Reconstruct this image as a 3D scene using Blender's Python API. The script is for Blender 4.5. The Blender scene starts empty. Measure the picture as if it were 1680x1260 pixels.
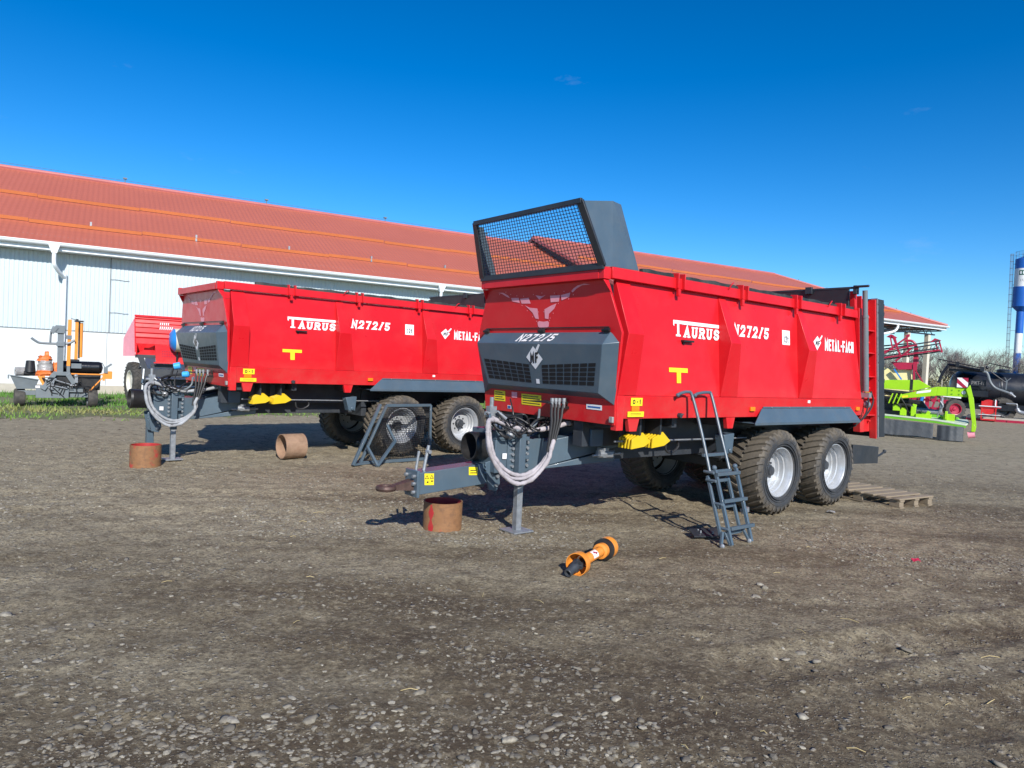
import bpy, bmesh, math, random
import numpy as np
from mathutils import Vector, Matrix

SC = bpy.context.scene
COL = SC.collection
R = math.radians

# ------------------------------------------------------------------ camera
F_PX, PITCH, ROLL, EYE = 1162.6, R(1.596), R(2.754), 1.70
cam = bpy.data.cameras.new('camera')
cam.sensor_fit = 'HORIZONTAL'; cam.sensor_width = 36.0
cam.lens = F_PX / 1680 * 36.0
cam.clip_start = 0.05; cam.clip_end = 4000
cam_o = bpy.data.objects.new('camera', cam); COL.objects.link(cam_o)
fw = Vector((0, math.cos(PITCH), -math.sin(PITCH)))
r0 = Vector((1, 0, 0)); u0 = r0.cross(fw)
rt = r0 * math.cos(ROLL) + u0 * math.sin(ROLL); up = rt.cross(fw)
cam_o.matrix_world = Matrix(((rt.x, up.x, -fw.x, 0), (rt.y, up.y, -fw.y, 0), (rt.z, up.z, -fw.z, EYE), (0, 0, 0, 1)))
SC.camera = cam_o

# ------------------------------------------------------------------ sky, sun, exposure
SUN_EL = R(32.5)
SUN_AZ = math.atan2(0.2896, -0.957)          # clockwise from +Y: behind the camera, to the right
world = bpy.data.worlds.new('World'); SC.world = world; world.use_nodes = True
wn = world.node_tree; wn.nodes.clear()
sky = wn.nodes.new('ShaderNodeTexSky'); sky.sky_type = 'NISHITA'; sky.sun_disc = False
sky.sun_elevation = SUN_EL; sky.sun_rotation = SUN_AZ
sky.altitude = 300; sky.air_density = 1.0; sky.dust_density = 0.3; sky.ozone_density = 5.0
bg = wn.nodes.new('ShaderNodeBackground'); bg.inputs['Strength'].default_value = 0.10
wo = wn.nodes.new('ShaderNodeOutputWorld')
hs = wn.nodes.new('ShaderNodeHueSaturation'); hs.inputs['Saturation'].default_value = 1.24; hs.inputs['Value'].default_value = 0.79
gm = wn.nodes.new('ShaderNodeGamma'); gm.inputs['Gamma'].default_value = 1.24
wn.links.new(sky.outputs[0], gm.inputs[0]); wn.links.new(gm.outputs[0], hs.inputs['Color'])
# a few thin far wisps of cloud
wc = wn.nodes.new('ShaderNodeTexCoord'); wmp = wn.nodes.new('ShaderNodeMapping'); wmp.inputs['Scale'].default_value = (1.0, 1.0, 2.6); wn.links.new(wc.outputs['Generated'], wmp.inputs[0])
n1 = wn.nodes.new('ShaderNodeTexNoise'); n1.inputs['Scale'].default_value = 7.5; n1.inputs['Detail'].default_value = 7; n1.inputs['Roughness'].default_value = 0.62; wn.links.new(wmp.outputs[0], n1.inputs['Vector'])
r1_ = wn.nodes.new('ShaderNodeValToRGB'); r1_.color_ramp.elements[0].position = 0.665; r1_.color_ramp.elements[1].position = 0.92
r1_.color_ramp.elements[0].color = (0, 0, 0, 1); r1_.color_ramp.elements[1].color = (0.22, 0.22, 0.22, 1); wn.links.new(n1.outputs[0], r1_.inputs[0])
wm = wn.nodes.new('ShaderNodeMix'); wm.data_type = 'RGBA'; wm.inputs[7].default_value = (5.0, 5.6, 6.2, 1)
wn.links.new(r1_.outputs[0], wm.inputs[0]); wn.links.new(hs.outputs[0], wm.inputs[6]); wn.links.new(wm.outputs[2], bg.inputs[0])
wn.links.new(bg.outputs[0], wo.inputs[0])
sun = bpy.data.lights.new('sun', 'SUN'); sun.energy = 4.7; sun.angle = R(0.53); sun.color = (1.0, 0.955, 0.89)
sun_o = bpy.data.objects.new('sun', sun); COL.objects.link(sun_o)
sdir = Vector((-math.sin(SUN_AZ) * math.cos(SUN_EL), -math.cos(SUN_AZ) * math.cos(SUN_EL), -math.sin(SUN_EL)))
sun_o.rotation_euler = sdir.to_track_quat('-Z', 'Y').to_euler(); sun_o.location = (10, -20, 30)
SC.view_settings.view_transform = 'Standard'; SC.view_settings.look = 'None'
SC.view_settings.exposure = 0.36; SC.view_settings.gamma = 1.0
SC.render.engine = 'CYCLES'
SC.cycles.max_bounces = 6; SC.cycles.use_denoising = True

# ------------------------------------------------------------------ materials
def new_mat(name):
    m = bpy.data.materials.new(name); m.use_nodes = True
    nt = m.node_tree; b = nt.nodes['Principled BSDF']
    return m, nt, b

def node(nt, kind, **kw):
    n = nt.nodes.new(kind)
    for k, v in kw.items():
        if k in ('operation', 'blend_type', 'data_type', 'feature', 'wave_type', 'bands_direction', 'distance', 'noise_dimensions', 'wave_profile'): setattr(n, k, v)
        else: n.inputs[k].default_value = v
    return n

def mixc(nt, fac, a, b, blend='MIX'):
    n = nt.nodes.new('ShaderNodeMix'); n.data_type = 'RGBA'; n.blend_type = blend
    for s, v in ((0, fac), (6, a), (7, b)):
        if hasattr(v, 'is_linked'): nt.links.new(v, n.inputs[s])
        else: n.inputs[s].default_value = v if s == 0 else (*v[:3], 1)
    return n.outputs[2]

def ramp(nt, src, stops):
    n = nt.nodes.new('ShaderNodeValToRGB'); e = n.color_ramp.elements
    while len(e) < len(stops): e.new(0.5)
    for el, (p, c) in zip(e, stops):
        el.position = p; el.color = (c, c, c, 1) if not hasattr(c, '__len__') else (*c, 1)
    nt.links.new(src, n.inputs[0]); return n.outputs[0]

def noise(nt, vec, scale, detail=4, rough=0.55, out=0):
    n = nt.nodes.new('ShaderNodeTexNoise'); n.inputs['Scale'].default_value = scale
    n.inputs['Detail'].default_value = detail; n.inputs['Roughness'].default_value = rough
    if vec is not None: nt.links.new(vec, n.inputs['Vector'])
    return n.outputs[out]

def bump(nt, b, height, strength, dist):
    n = nt.nodes.new('ShaderNodeBump'); n.inputs['Strength'].default_value = strength; n.inputs['Distance'].default_value = dist
    nt.links.new(height, n.inputs['Height']); nt.links.new(n.outputs[0], b.inputs['Normal']); return n

def pm(name, c, rough=0.5, metal=0.0, var=0.12, scale=6.0, dirt=None, dirt_amt=0.0, dirt_scale=3.0, coat=0.0, bmp=0.0, bscale=40.0, rvar=0.08, spec=0.5, low=None):
    """a painted / plain surface: base colour with a little tonal noise, optional dusty patches, roughness noise"""
    m, nt, b = new_mat(name)
    co = nt.nodes.new('ShaderNodeTexCoord').outputs['Object']
    n1 = noise(nt, co, scale, 5)
    lo = tuple(x * (1 - var) for x in c); hi = tuple(min(1, x * (1 + var)) for x in c)
    colr = mixc(nt, ramp(nt, n1, [(0.3, 0.0), (0.7, 1.0)]), lo, hi)
    if dirt:
        n2 = noise(nt, co, dirt_scale, 8, 0.68)
        f = ramp(nt, n2, [(0.45, 0.0), (0.75, dirt_amt)])
        colr = mixc(nt, f, colr, dirt)
    if low:                                                        # splashed dust that thins out with height
        sx = nt.nodes.new('ShaderNodeSeparateXYZ'); nt.links.new(co, sx.inputs[0])
        mr = nt.nodes.new('ShaderNodeMapRange'); mr.inputs['From Min'].default_value = low[0]; mr.inputs['From Max'].default_value = low[1]; mr.inputs['To Min'].default_value = low[2]; mr.inputs['To Max'].default_value = 0; nt.links.new(sx.outputs[2], mr.inputs[0])
        mu = nt.nodes.new('ShaderNodeMath'); mu.operation = 'MULTIPLY'; nt.links.new(mr.outputs[0], mu.inputs[0]); nt.links.new(ramp(nt, noise(nt, co, 4.5, 9, 0.75), [(0.40, 0.15), (0.66, 1.6)]), mu.inputs[1])
        colr = mixc(nt, mu.outputs[0], colr, (0.30, 0.19, 0.14))
        st = nt.nodes.new('ShaderNodeMapping'); st.inputs['Scale'].default_value = (9, 9, 0.6); nt.links.new(co, st.inputs[0])
        colr = mixc(nt, ramp(nt, noise(nt, st.outputs[0], 2.0, 6, 0.7), [(0.62, 0.0), (0.82, 0.12)]), colr, (0.50, 0.12, 0.10))
    nt.links.new(colr, b.inputs['Base Color'])
    n3 = noise(nt, co, scale * 2.7, 4)
    nt.links.new(ramp(nt, n3, [(0.25, max(0.02, rough - rvar)), (0.75, min(1, rough + rvar))]), b.inputs['Roughness'])
    b.inputs['Metallic'].default_value = metal; b.inputs['Specular IOR Level'].default_value = spec
    if coat: b.inputs['Coat Weight'].default_value = coat; b.inputs['Coat Roughness'].default_value = 0.08
    if bmp: bump(nt, b, noise(nt, co, bscale, 3), 1.0, bmp)
    return m

M = {}
DUST = (0.20, 0.175, 0.14)
M['red'] = pm('red_paint', (0.60, 0.011, 0.018), 0.34, 0, 0.05, 2.5, (0.60, 0.09, 0.08), 0.18, 1.6, coat=0.05, spec=0.26, low=(1.20, 1.60, 0.13))
M['gray'] = pm('slate_gray_paint', (0.068, 0.104, 0.136), 0.38, 0, 0.08, 4, DUST, 0.18, 3.0, coat=0.1)
M['dark'] = pm('anthracite_paint', (0.022, 0.027, 0.034), 0.45, 0, 0.15, 5, DUST, 0.10, 3.0)
M['chassis'] = pm('chassis_paint', (0.030, 0.036, 0.045), 0.5, 0, 0.15, 5, DUST, 0.15, 3.0)
M['black'] = pm('black_plastic', (0.012, 0.012, 0.013), 0.45, 0, 0.2, 8, DUST, 0.12, 5.0)
M['grille_shade'] = pm('grille_shade_black', (0.004, 0.004, 0.005), 0.8, 0, 0.1, 8)
M['rim'] = pm('silver_wheel_paint', (0.50, 0.52, 0.54), 0.34, 0.35, 0.05, 5, DUST, 0.30, 6.0)
M['steel'] = pm('galvanised_steel', (0.30, 0.32, 0.34), 0.45, 0.5, 0.2, 20, DUST, 0.3, 12)
M['yellow'] = pm('yellow_plastic', (0.68, 0.47, 0.012), 0.4, 0, 0.06, 8, DUST, 0.15, 8)
M['sticker'] = pm('yellow_sticker', (0.84, 0.66, 0.02), 0.45, 0, 0.05, 14)
M['orange_refl'] = pm('orange_reflector', (0.85, 0.22, 0.01), 0.25, 0, 0.05, 30)
M['white'] = pm('white_decal', (0.82, 0.80, 0.80), 0.4, 0, 0.03, 12)
M['pink'] = pm('pale_red_decal', (0.80, 0.30, 0.36), 0.45, 0, 0.05, 12)
M['ink'] = pm('black_print', (0.015, 0.015, 0.018), 0.5, 0, 0.1, 12)
M['blueink'] = pm('blue_print', (0.03, 0.12, 0.35), 0.5, 0, 0.1, 12)
M['tarp'] = pm('rubber_strip', (0.018, 0.024, 0.022), 0.6, 0, 0.25, 6, DUST, 0.25, 6)
M['sleeve'] = pm('hose_sleeve_cloth', (0.40, 0.365, 0.38), 0.85, 0, 0.18, 9, (0.2, 0.18, 0.16), 0.5, 7, bmp=0.012, bscale=16)
M['sleeve2'] = pm('gray_hose_sleeve_cloth', (0.33, 0.345, 0.36), 0.85, 0, 0.18, 9, (0.14, 0.13, 0.12), 0.5, 7, bmp=0.012, bscale=16)
M['rubber'] = pm('rubber_hose', (0.02, 0.02, 0.021), 0.5, 0, 0.2, 20)
M['hookred'] = pm('rusty_hook', (0.085, 0.05, 0.04), 0.6, 0.3, 0.3, 20)
M['lime'] = pm('lime_green_paint', (0.33, 0.62, 0.012), 0.35, 0, 0.06, 3)
M['green'] = pm('deep_green_paint', (0.14, 0.42, 0.02), 0.4, 0, 0.08, 3)  # deeper green than the lime, for mower deck edge, flange and hump
M['apron'] = pm('gray_rubber_apron', (0.060, 0.067, 0.073), 0.55, 0, 0.1, 2, DUST, 0.15, 3, bmp=0.02, bscale=4)
M['palegreen'] = pm('pale_deck_cover', (0.50, 0.56, 0.44), 0.5, 0, 0.06, 3)
M['maroon'] = pm('crimson_paint', (0.36, 0.012, 0.045), 0.4, 0, 0.1, 4)
M['cream'] = pm('cream_tank_plastic', (0.72, 0.64, 0.30), 0.5, 0, 0.05, 3)
M['beige'] = pm('beige_panel', (0.60, 0.56, 0.45), 0.5, 0, 0.05, 3)
M['blue'] = pm('blue_plastic', (0.02, 0.20, 0.55), 0.35, 0, 0.06, 5)
M['blue2'] = pm('light_blue_cap', (0.05, 0.36, 0.75), 0.4, 0, 0.06, 5)
M['tankblack'] = pm('black_tank_paint', (0.010, 0.012, 0.018), 0.32, 0, 0.2, 1.5, DUST, 0.10, 1.0)
M['towerblue'] = pm('tower_blue_paint', (0.012, 0.105, 0.42), 0.4, 0, 0.06, 0.6)
M['towerwhite'] = pm('tower_white_paint', (0.72, 0.74, 0.74), 0.5, 0, 0.05, 0.6)
M['orange'] = pm('orange_paint', (0.78, 0.27, 0.035), 0.4, 0, 0.08, 5, DUST, 0.1, 4)
M['orangebag'] = pm('orange_plastic_cover', (0.72, 0.17, 0.035), 0.5, 0, 0.25, 9, bmp=0.02, bscale=12)
M['film'] = pm('gray_plastic_film', (0.30, 0.29, 0.28), 0.3, 0, 0.3, 9, bmp=0.02, bscale=14)
M['wrapgray'] = pm('machine_gray_paint', (0.15, 0.175, 0.19), 0.42, 0, 0.08, 5, DUST, 0.2, 4)
M['shine'] = pm('glossy_black_roller', (0.010, 0.010, 0.012), 0.18, 0, 0.1, 5)
M['tyre_far'] = pm('weathered_tyre', (0.045, 0.042, 0.038), 0.8, 0, 0.25, 12, (0.16, 0.14, 0.11), 0.5, 8)
M['ivory'] = pm('ivory_wheel_paint', (0.66, 0.64, 0.55), 0.45, 0, 0.06, 6, DUST, 0.2, 6)
M['wall_low'] = pm('white_smooth_panel', (0.60, 0.635, 0.645), 0.5, 0, 0.02, 0.6, (0.55, 0.55, 0.52), 0.10, 0.5)
M['wall_up'] = pm('white_corrugated_panel', (0.50, 0.575, 0.60), 0.5, 0, 0.02, 0.6, (0.55, 0.58, 0.58), 0.10, 0.5)
M['trimwhite'] = pm('white_trim_paint', (0.78, 0.82, 0.84), 0.35, 0, 0.03, 2)
M['concrete'] = pm('plinth_concrete', (0.44, 0.41, 0.34), 0.85, 0, 0.12, 1.5, (0.28, 0.26, 0.22), 0.5, 1.2, bmp=0.01, bscale=20)
M['snowrail'] = pm('orange_snow_rail', (0.56, 0.185, 0.065), 0.5, 0, 0.08, 1.0)
M['ridge'] = pm('ridge_cap_paint', (0.42, 0.13, 0.12), 0.45, 0, 0.08, 1.0)
M['seam'] = pm('dark_joint', (0.13, 0.15, 0.16), 0.7, 0, 0.2, 3)
M['truss'] = pm('blue_gray_truss', (0.12, 0.15, 0.18), 0.5, 0, 0.1, 2)
M['wood'] = None
M['bark'] = pm('gray_bark', (0.11, 0.095, 0.08), 0.9, 0, 0.25, 3)
M['twig'] = pm('bare_twigs', (0.23, 0.205, 0.185), 0.9, 0, 0.3, 0.7)

def tyre_mat():
    m, nt, b = new_mat('tyre_rubber')
    co = nt.nodes.new('ShaderNodeTexCoord').outputs['Object']
    base = mixc(nt, noise(nt, co, 14, 5), (0.018, 0.020, 0.023), (0.052, 0.056, 0.062))
    mud = mixc(nt, noise(nt, co, 30, 6), (0.075, 0.060, 0.043), (0.17, 0.142, 0.103))
    at = nt.nodes.new('ShaderNodeAttribute'); at.attribute_name = 'mud'
    n = noise(nt, co, 5.0, 9, 0.72)
    s = nt.nodes.new('ShaderNodeMath'); s.operation = 'ADD'; nt.links.new(n, s.inputs[0]); nt.links.new(at.outputs['Fac'], s.inputs[1])
    f = ramp(nt, s.outputs[0], [(0.60, 0.0), (0.86, 0.85)])
    nt.links.new(mixc(nt, f, base, mud), b.inputs['Base Color'])
    b.inputs['Roughness'].default_value = 0.72
    bump(nt, b, noise(nt, co, 55, 5), 0.6, 0.004)
    return m
M['tyre'] = tyre_mat()

def rust_mat():
    m, nt, b = new_mat('rusty_pipe')
    co = nt.nodes.new('ShaderNodeNewGeometry').outputs['Position']
    mp = nt.nodes.new('ShaderNodeMapping'); mp.inputs['Scale'].default_value = (3, 3, 9); nt.links.new(co, mp.inputs[0])
    a = mixc(nt, noise(nt, mp.outputs[0], 2.2, 8, 0.7), (0.14, 0.060, 0.025), (0.34, 0.175, 0.075))
    a = mixc(nt, ramp(nt, noise(nt, co, 22, 6), [(0.5, 0.0), (0.7, 0.5)]), a, (0.10, 0.055, 0.035))
    a = mixc(nt, ramp(nt, noise(nt, co, 3.3, 3), [(0.60, 0.0), (0.66, 0.85)]), a, (0.42, 0.035, 0.03))
    nt.links.new(a, b.inputs['Base Color']); b.inputs['Roughness'].default_value = 0.75
    bump(nt, b, noise(nt, co, 60, 5), 0.6, 0.004)
    return m
M['rust'] = rust_mat()
M['rustred'] = pm('red_lining_paint', (0.40, 0.022, 0.025), 0.55, 0, 0.2, 6, (0.2, 0.08, 0.04), 0.5, 6)
M['rustpale'] = pm('dusty_rust', (0.29, 0.185, 0.12), 0.8, 0, 0.22, 8, (0.20, 0.10, 0.06), 0.6, 6, bmp=0.006, bscale=40)

def wood_mat():
    m, nt, b = new_mat('weathered_wood')
    co = nt.nodes.new('ShaderNodeTexCoord').outputs['Object']
    mp = nt.nodes.new('ShaderNodeMapping'); mp.inputs['Scale'].default_value = (2, 22, 22); nt.links.new(co, mp.inputs[0])
    nt.links.new(mixc(nt, noise(nt, mp.outputs[0], 2.0, 6, 0.7), (0.13, 0.10, 0.07), (0.36, 0.29, 0.20)), b.inputs['Base Color'])
    b.inputs['Roughness'].default_value = 0.85
    return m
M['wood'] = wood_mat()

def roof_mat():
    """pressed metal tiles: waves along the eaves, steps down the slope"""
    m, nt, b = new_mat('red_metal_tiles')
    co = nt.nodes.new('ShaderNodeTexCoord').outputs['UV']
    sx = nt.nodes.new('ShaderNodeSeparateXYZ'); nt.links.new(co, sx.inputs[0])
    def math_(op, a, bv=None):
        n = nt.nodes.new('ShaderNodeMath'); n.operation = op
        for i, v in enumerate((a, bv)):
            if v is None: continue
            if hasattr(v, 'is_linked'): nt.links.new(v, n.inputs[i])
            else: n.inputs[i].default_value = v
        return n.outputs[0]
    wx = math_('SINE', math_('MULTIPLY', sx.outputs[0], 2 * math.pi / 0.186))
    fy = math_('FRACT', math_('MULTIPLY', sx.outputs[1], 1 / 0.35))
    h = math_('ADD', math_('MULTIPLY', wx, 0.35), math_('MULTIPLY', fy, -0.9))
    c = mixc(nt, noise(nt, co, 0.35, 6, 0.6), (0.39, 0.106, 0.063), (0.48, 0.136, 0.084))
    sheet = math_('FRACT', math_('MULTIPLY', sx.outputs[0], 1 / 1.1))
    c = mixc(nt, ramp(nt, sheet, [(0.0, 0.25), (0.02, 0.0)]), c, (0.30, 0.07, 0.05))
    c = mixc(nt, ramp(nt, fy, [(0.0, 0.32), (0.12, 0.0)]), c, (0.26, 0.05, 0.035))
    nt.links.new(c, b.inputs['Base Color']); b.inputs['Roughness'].default_value = 0.42
    bump(nt, b, h, 0.8, 0.024)
    return m
M['roof'] = roof_mat()
# ------------------------------------------------------------------ mesh helpers
class MB:
    """collects shapes and links them as ONE mesh object"""
    def __init__(s, tf=None): s.v = []; s.f = []; s.m = []; s.cur = 0; s.tf = tf
    def add(s, vs, fs):
        o = len(s.v); s.v += [tuple(map(float, p)) for p in vs]
        for f in fs: s.f.append([o + i for i in f]); s.m.append(s.cur)
        return s
    def poly(s, pts): return s.add(pts, [list(range(len(pts)))])
    def prism(s, pts, vec):
        n = len(pts); vec = Vector(vec); a = [Vector(p) for p in pts]; b = [p + vec for p in a]
        return s.add(a + b, [list(range(n))[::-1], [n + i for i in range(n)]] + [[i, (i + 1) % n, n + (i + 1) % n, n + i] for i in range(n)])
    def box(s, x0, x1, y0, y1, z0, z1): return s.prism([(x0, y0, z0), (x1, y0, z0), (x1, y1, z0), (x0, y1, z0)], (0, 0, z1 - z0))
    def hexa(s, a, b):
        """two quads a, b -> a closed block"""
        return s.add(list(a) + list(b), [[3, 2, 1, 0], [4, 5, 6, 7]] + [[i, (i + 1) % 4, 4 + (i + 1) % 4, 4 + i] for i in range(4)])
    def plate(s, pts, t):
        """flat polygon given thickness t along its normal"""
        p = [Vector(q) for q in pts]; n = Vector((0, 0, 0))
        for i in range(len(p)): n += p[i].cross(p[(i + 1) % len(p)])
        n.normalize(); return s.prism(p, n * t)
    def bar(s, p, q, w, h, upv=(0, 0, 1)):
        p = Vector(p); q = Vector(q); d = (q - p).normalized(); u = Vector(upv)
        if abs(d.dot(u)) > 0.98: u = Vector((1, 0, 0))
        x = d.cross(u).normalized(); y = x.cross(d); x *= w / 2; y *= h / 2
        return s.hexa([p - x - y, p + x - y, p + x + y, p - x + y], [q - x - y, q + x - y, q + x + y, q - x + y])
    def tube(s, pts, r, n=8, caps=True):
        P = [Vector(p) for p in pts]; k = len(P); rs = r if hasattr(r, '__len__') else [r] * k
        vs = []; prev = None
        for i in range(k):
            d = (P[min(i + 1, k - 1)] - P[max(i - 1, 0)]).normalized()
            if prev is None:
                a = Vector((0, 0, 1)) if abs(d.z) < 0.9 else Vector((1, 0, 0))
                x = d.cross(a).normalized()
            else: x = (prev - d * prev.dot(d)).normalized()
            prev = x; y = d.cross(x)
            for j in range(n):
                t = 2 * math.pi * j / n; vs.append(P[i] + (x * math.cos(t) + y * math.sin(t)) * rs[i])
        fs = [[i * n + j, i * n + (j + 1) % n, (i + 1) * n + (j + 1) % n, (i + 1) * n + j] for i in range(k - 1) for j in range(n)]
        if caps: fs += [list(range(n))[::-1], [(k - 1) * n + j for j in range(n)]]
        return s.add(vs, fs)
    def cyl(s, p, q, r, n=16, r2=None): return s.tube([p, q], [r, r if r2 is None else r2], n)
    def lathe(s, prof, o, ax, n=40, closed=False):
        o = Vector(o); ax = Vector(ax).normalized(); a = Vector((0, 0, 1)) if abs(ax.z) < 0.9 else Vector((1, 0, 0))
        x = ax.cross(a).normalized(); y = ax.cross(x); k = len(prof)
        vs = [o + ax * h + (x * math.cos(2 * math.pi * j / n) + y * math.sin(2 * math.pi * j / n)) * r for h, r in prof for j in range(n)]
        m = k if closed else k - 1
        return s.add(vs, [[i * n + j, i * n + (j + 1) % n, ((i + 1) % k) * n + (j + 1) % n, ((i + 1) % k) * n + j] for i in range(m) for j in range(n)])
    def ball(s, o, r, n=12, m=8, sq=(1, 1, 1)):
        prof = [(-math.cos(math.pi * i / m), max(1e-4, math.sin(math.pi * i / m))) for i in range(m + 1)]
        st = len(s.v); s.lathe([(h * r, q * r) for h, q in prof], (0, 0, 0), (0, 0, 1), n)
        for i in range(st, len(s.v)):
            x, y, z = s.v[i]; s.v[i] = (o[0] + x * sq[0], o[1] + y * sq[1], o[2] + z * sq[2])
        return s
    def mapped(s, verts2, faces, fn): return s.add([fn(x, y) for x, y in verts2], faces)
    def build(s, name, mat, parent=None, smooth=30, bevel=0, seg=2):
        me = bpy.data.meshes.new(name)
        me.from_pydata([s.tf(p) for p in s.v] if s.tf else s.v, [], s.f)
        bm = bmesh.new(); bm.from_mesh(me); bmesh.ops.recalc_face_normals(bm, faces=bm.faces); bm.to_mesh(me); bm.free()
        mats = mat if isinstance(mat, (list, tuple)) else [mat]
        for q in mats: me.materials.append(M[q] if isinstance(q, str) else q)
        if len(mats) > 1: me.polygons.foreach_set('material_index', s.m)
        if smooth:
            me.polygons.foreach_set('use_smooth', [True] * len(me.polygons)); me.set_sharp_from_angle(angle=R(smooth))
        ob = bpy.data.objects.new(name, me); COL.objects.link(ob)
        if parent: ob.parent = parent
        if bevel:
            md = ob.modifiers.new('bevel', 'BEVEL'); md.width = bevel; md.segments = seg; md.limit_method = 'ANGLE'; md.angle_limit = R(35)
        return ob

def tag(o, label=None, cat=None, group=None, kind=None):
    if label: o['label'] = label
    if cat: o['category'] = cat
    if group: o['group'] = group
    if kind: o['kind'] = kind
    return o
def thing(name, label, cat, loc=(0, 0, 0), yaw=0.0, group=None):
    """Empty at the base; local x points to compass angle yaw (degrees right of the camera's forward axis) + 90 off nothing: see uses"""
    o = bpy.data.objects.new(name, None); COL.objects.link(o); o.empty_display_size = 0.3
    o.location = loc; o.rotation_euler = (0, 0, yaw); return tag(o, label, cat, group)
def copy_tree(o, parent=None):
    c = o.copy(); COL.objects.link(c)
    if parent: c.parent = parent
    for ch in list(o.children): copy_tree(ch, c)
    return c

_txt = {}
def text2d(s, bold=0.0, shear=0.0, space=1.0):
    """flat outline of a word from the built-in font -> vertices in 0..1 box (x scaled to true aspect), faces"""
    k = (s, bold, shear, space)
    if k in _txt: return _txt[k]
    cu = bpy.data.curves.new('t', 'FONT'); cu.body = s; cu.offset = bold; cu.shear = shear; cu.space_character = space; cu.resolution_u = 3
    ob = bpy.data.objects.new('t', cu); COL.objects.link(ob)
    dg = bpy.context.evaluated_depsgraph_get(); dg.update()
    me = bpy.data.meshes.new_from_object(ob.evaluated_get(dg))
    v = np.array([(p.co.x, p.co.y) for p in me.vertices]); f = [list(p.vertices) for p in me.polygons]
    bpy.data.objects.remove(ob); bpy.data.meshes.remove(me)
    lo = v.min(0); hi = v.max(0); v = (v - lo) / (hi - lo)
    _txt[k] = (v, f, (hi - lo)[0] / (hi - lo)[1]); return _txt[k]
def put_text(mb, s, x0, x1, y0, y1, fn, bold=0.02, shear=0.0, space=1.0):
    v, f, _ = text2d(s, bold, shear, space)
    mb.mapped([(x0 + (x1 - x0) * a, y0 + (y1 - y0) * b) for a, b in v], f, fn)

STROKES = {'T': [[(.5, 0), (.5, 1)], [(0, 1), (1, 1)]], 'A': [[(0, 0), (.5, 1), (1, 0)], [(.2, .32), (.8, .32)]], 'U': [[(.06, 1), (.06, .2), (.28, 0), (.72, 0), (.94, .2), (.94, 1)]],
           'R': [[(0, 0), (0, 1), (.75, 1), (1, .82), (1, .66), (.75, .48), (0, .48)], [(.5, .48), (1, 0)]], 'S': [[(1, .85), (.75, 1), (.25, 1), (0, .82), (0, .66), (.25, .52), (.75, .48), (1, .34), (1, .18), (.75, 0), (.25, 0), (0, .15)]],
           'N': [[(0, 0), (0, 1), (1, 0), (1, 1)]], '2': [[(0, .78), (.2, 1), (.8, 1), (1, .8), (1, .62), (0, 0), (1, 0)]], '7': [[(0, 1), (1, 1), (.4, 0)]], '5': [[(1, 1), (.08, 1), (.05, .55), (.75, .55), (1, .4), (1, .18), (.75, 0), (.2, 0), (0, .15)]],
           '/': [[(0, 0), (1, 1)]], 'M': [[(0, 0), (0, 1), (.5, .35), (1, 1), (1, 0)]], 'E': [[(1, 0), (0, 0), (0, 1), (1, 1)], [(0, .5), (.8, .5)]], 'L': [[(0, 1), (0, 0), (1, 0)]], 'F': [[(0, 0), (0, 1), (1, 1)], [(0, .5), (.8, .5)]],
           'C': [[(1, .8), (.75, 1), (.25, 1), (0, .8), (0, .2), (.25, 0), (.75, 0), (1, .2)]], 'H': [[(0, 0), (0, 1)], [(1, 0), (1, 1)], [(0, .5), (1, .5)]], '-': [[(.0, .5), (1, .5)]],
           '0': [[(.5, 0), (.1, .12), (0, .5), (.1, .88), (.5, 1), (.9, .88), (1, .5), (.9, .12), (.5, 0)]], '1': [[(.1, .8), (.55, 1), (.55, 0)]], 't': [[(.4, 1), (.4, .1), (.9, 0)], [(0, .68), (.9, .68)]]}
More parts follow.
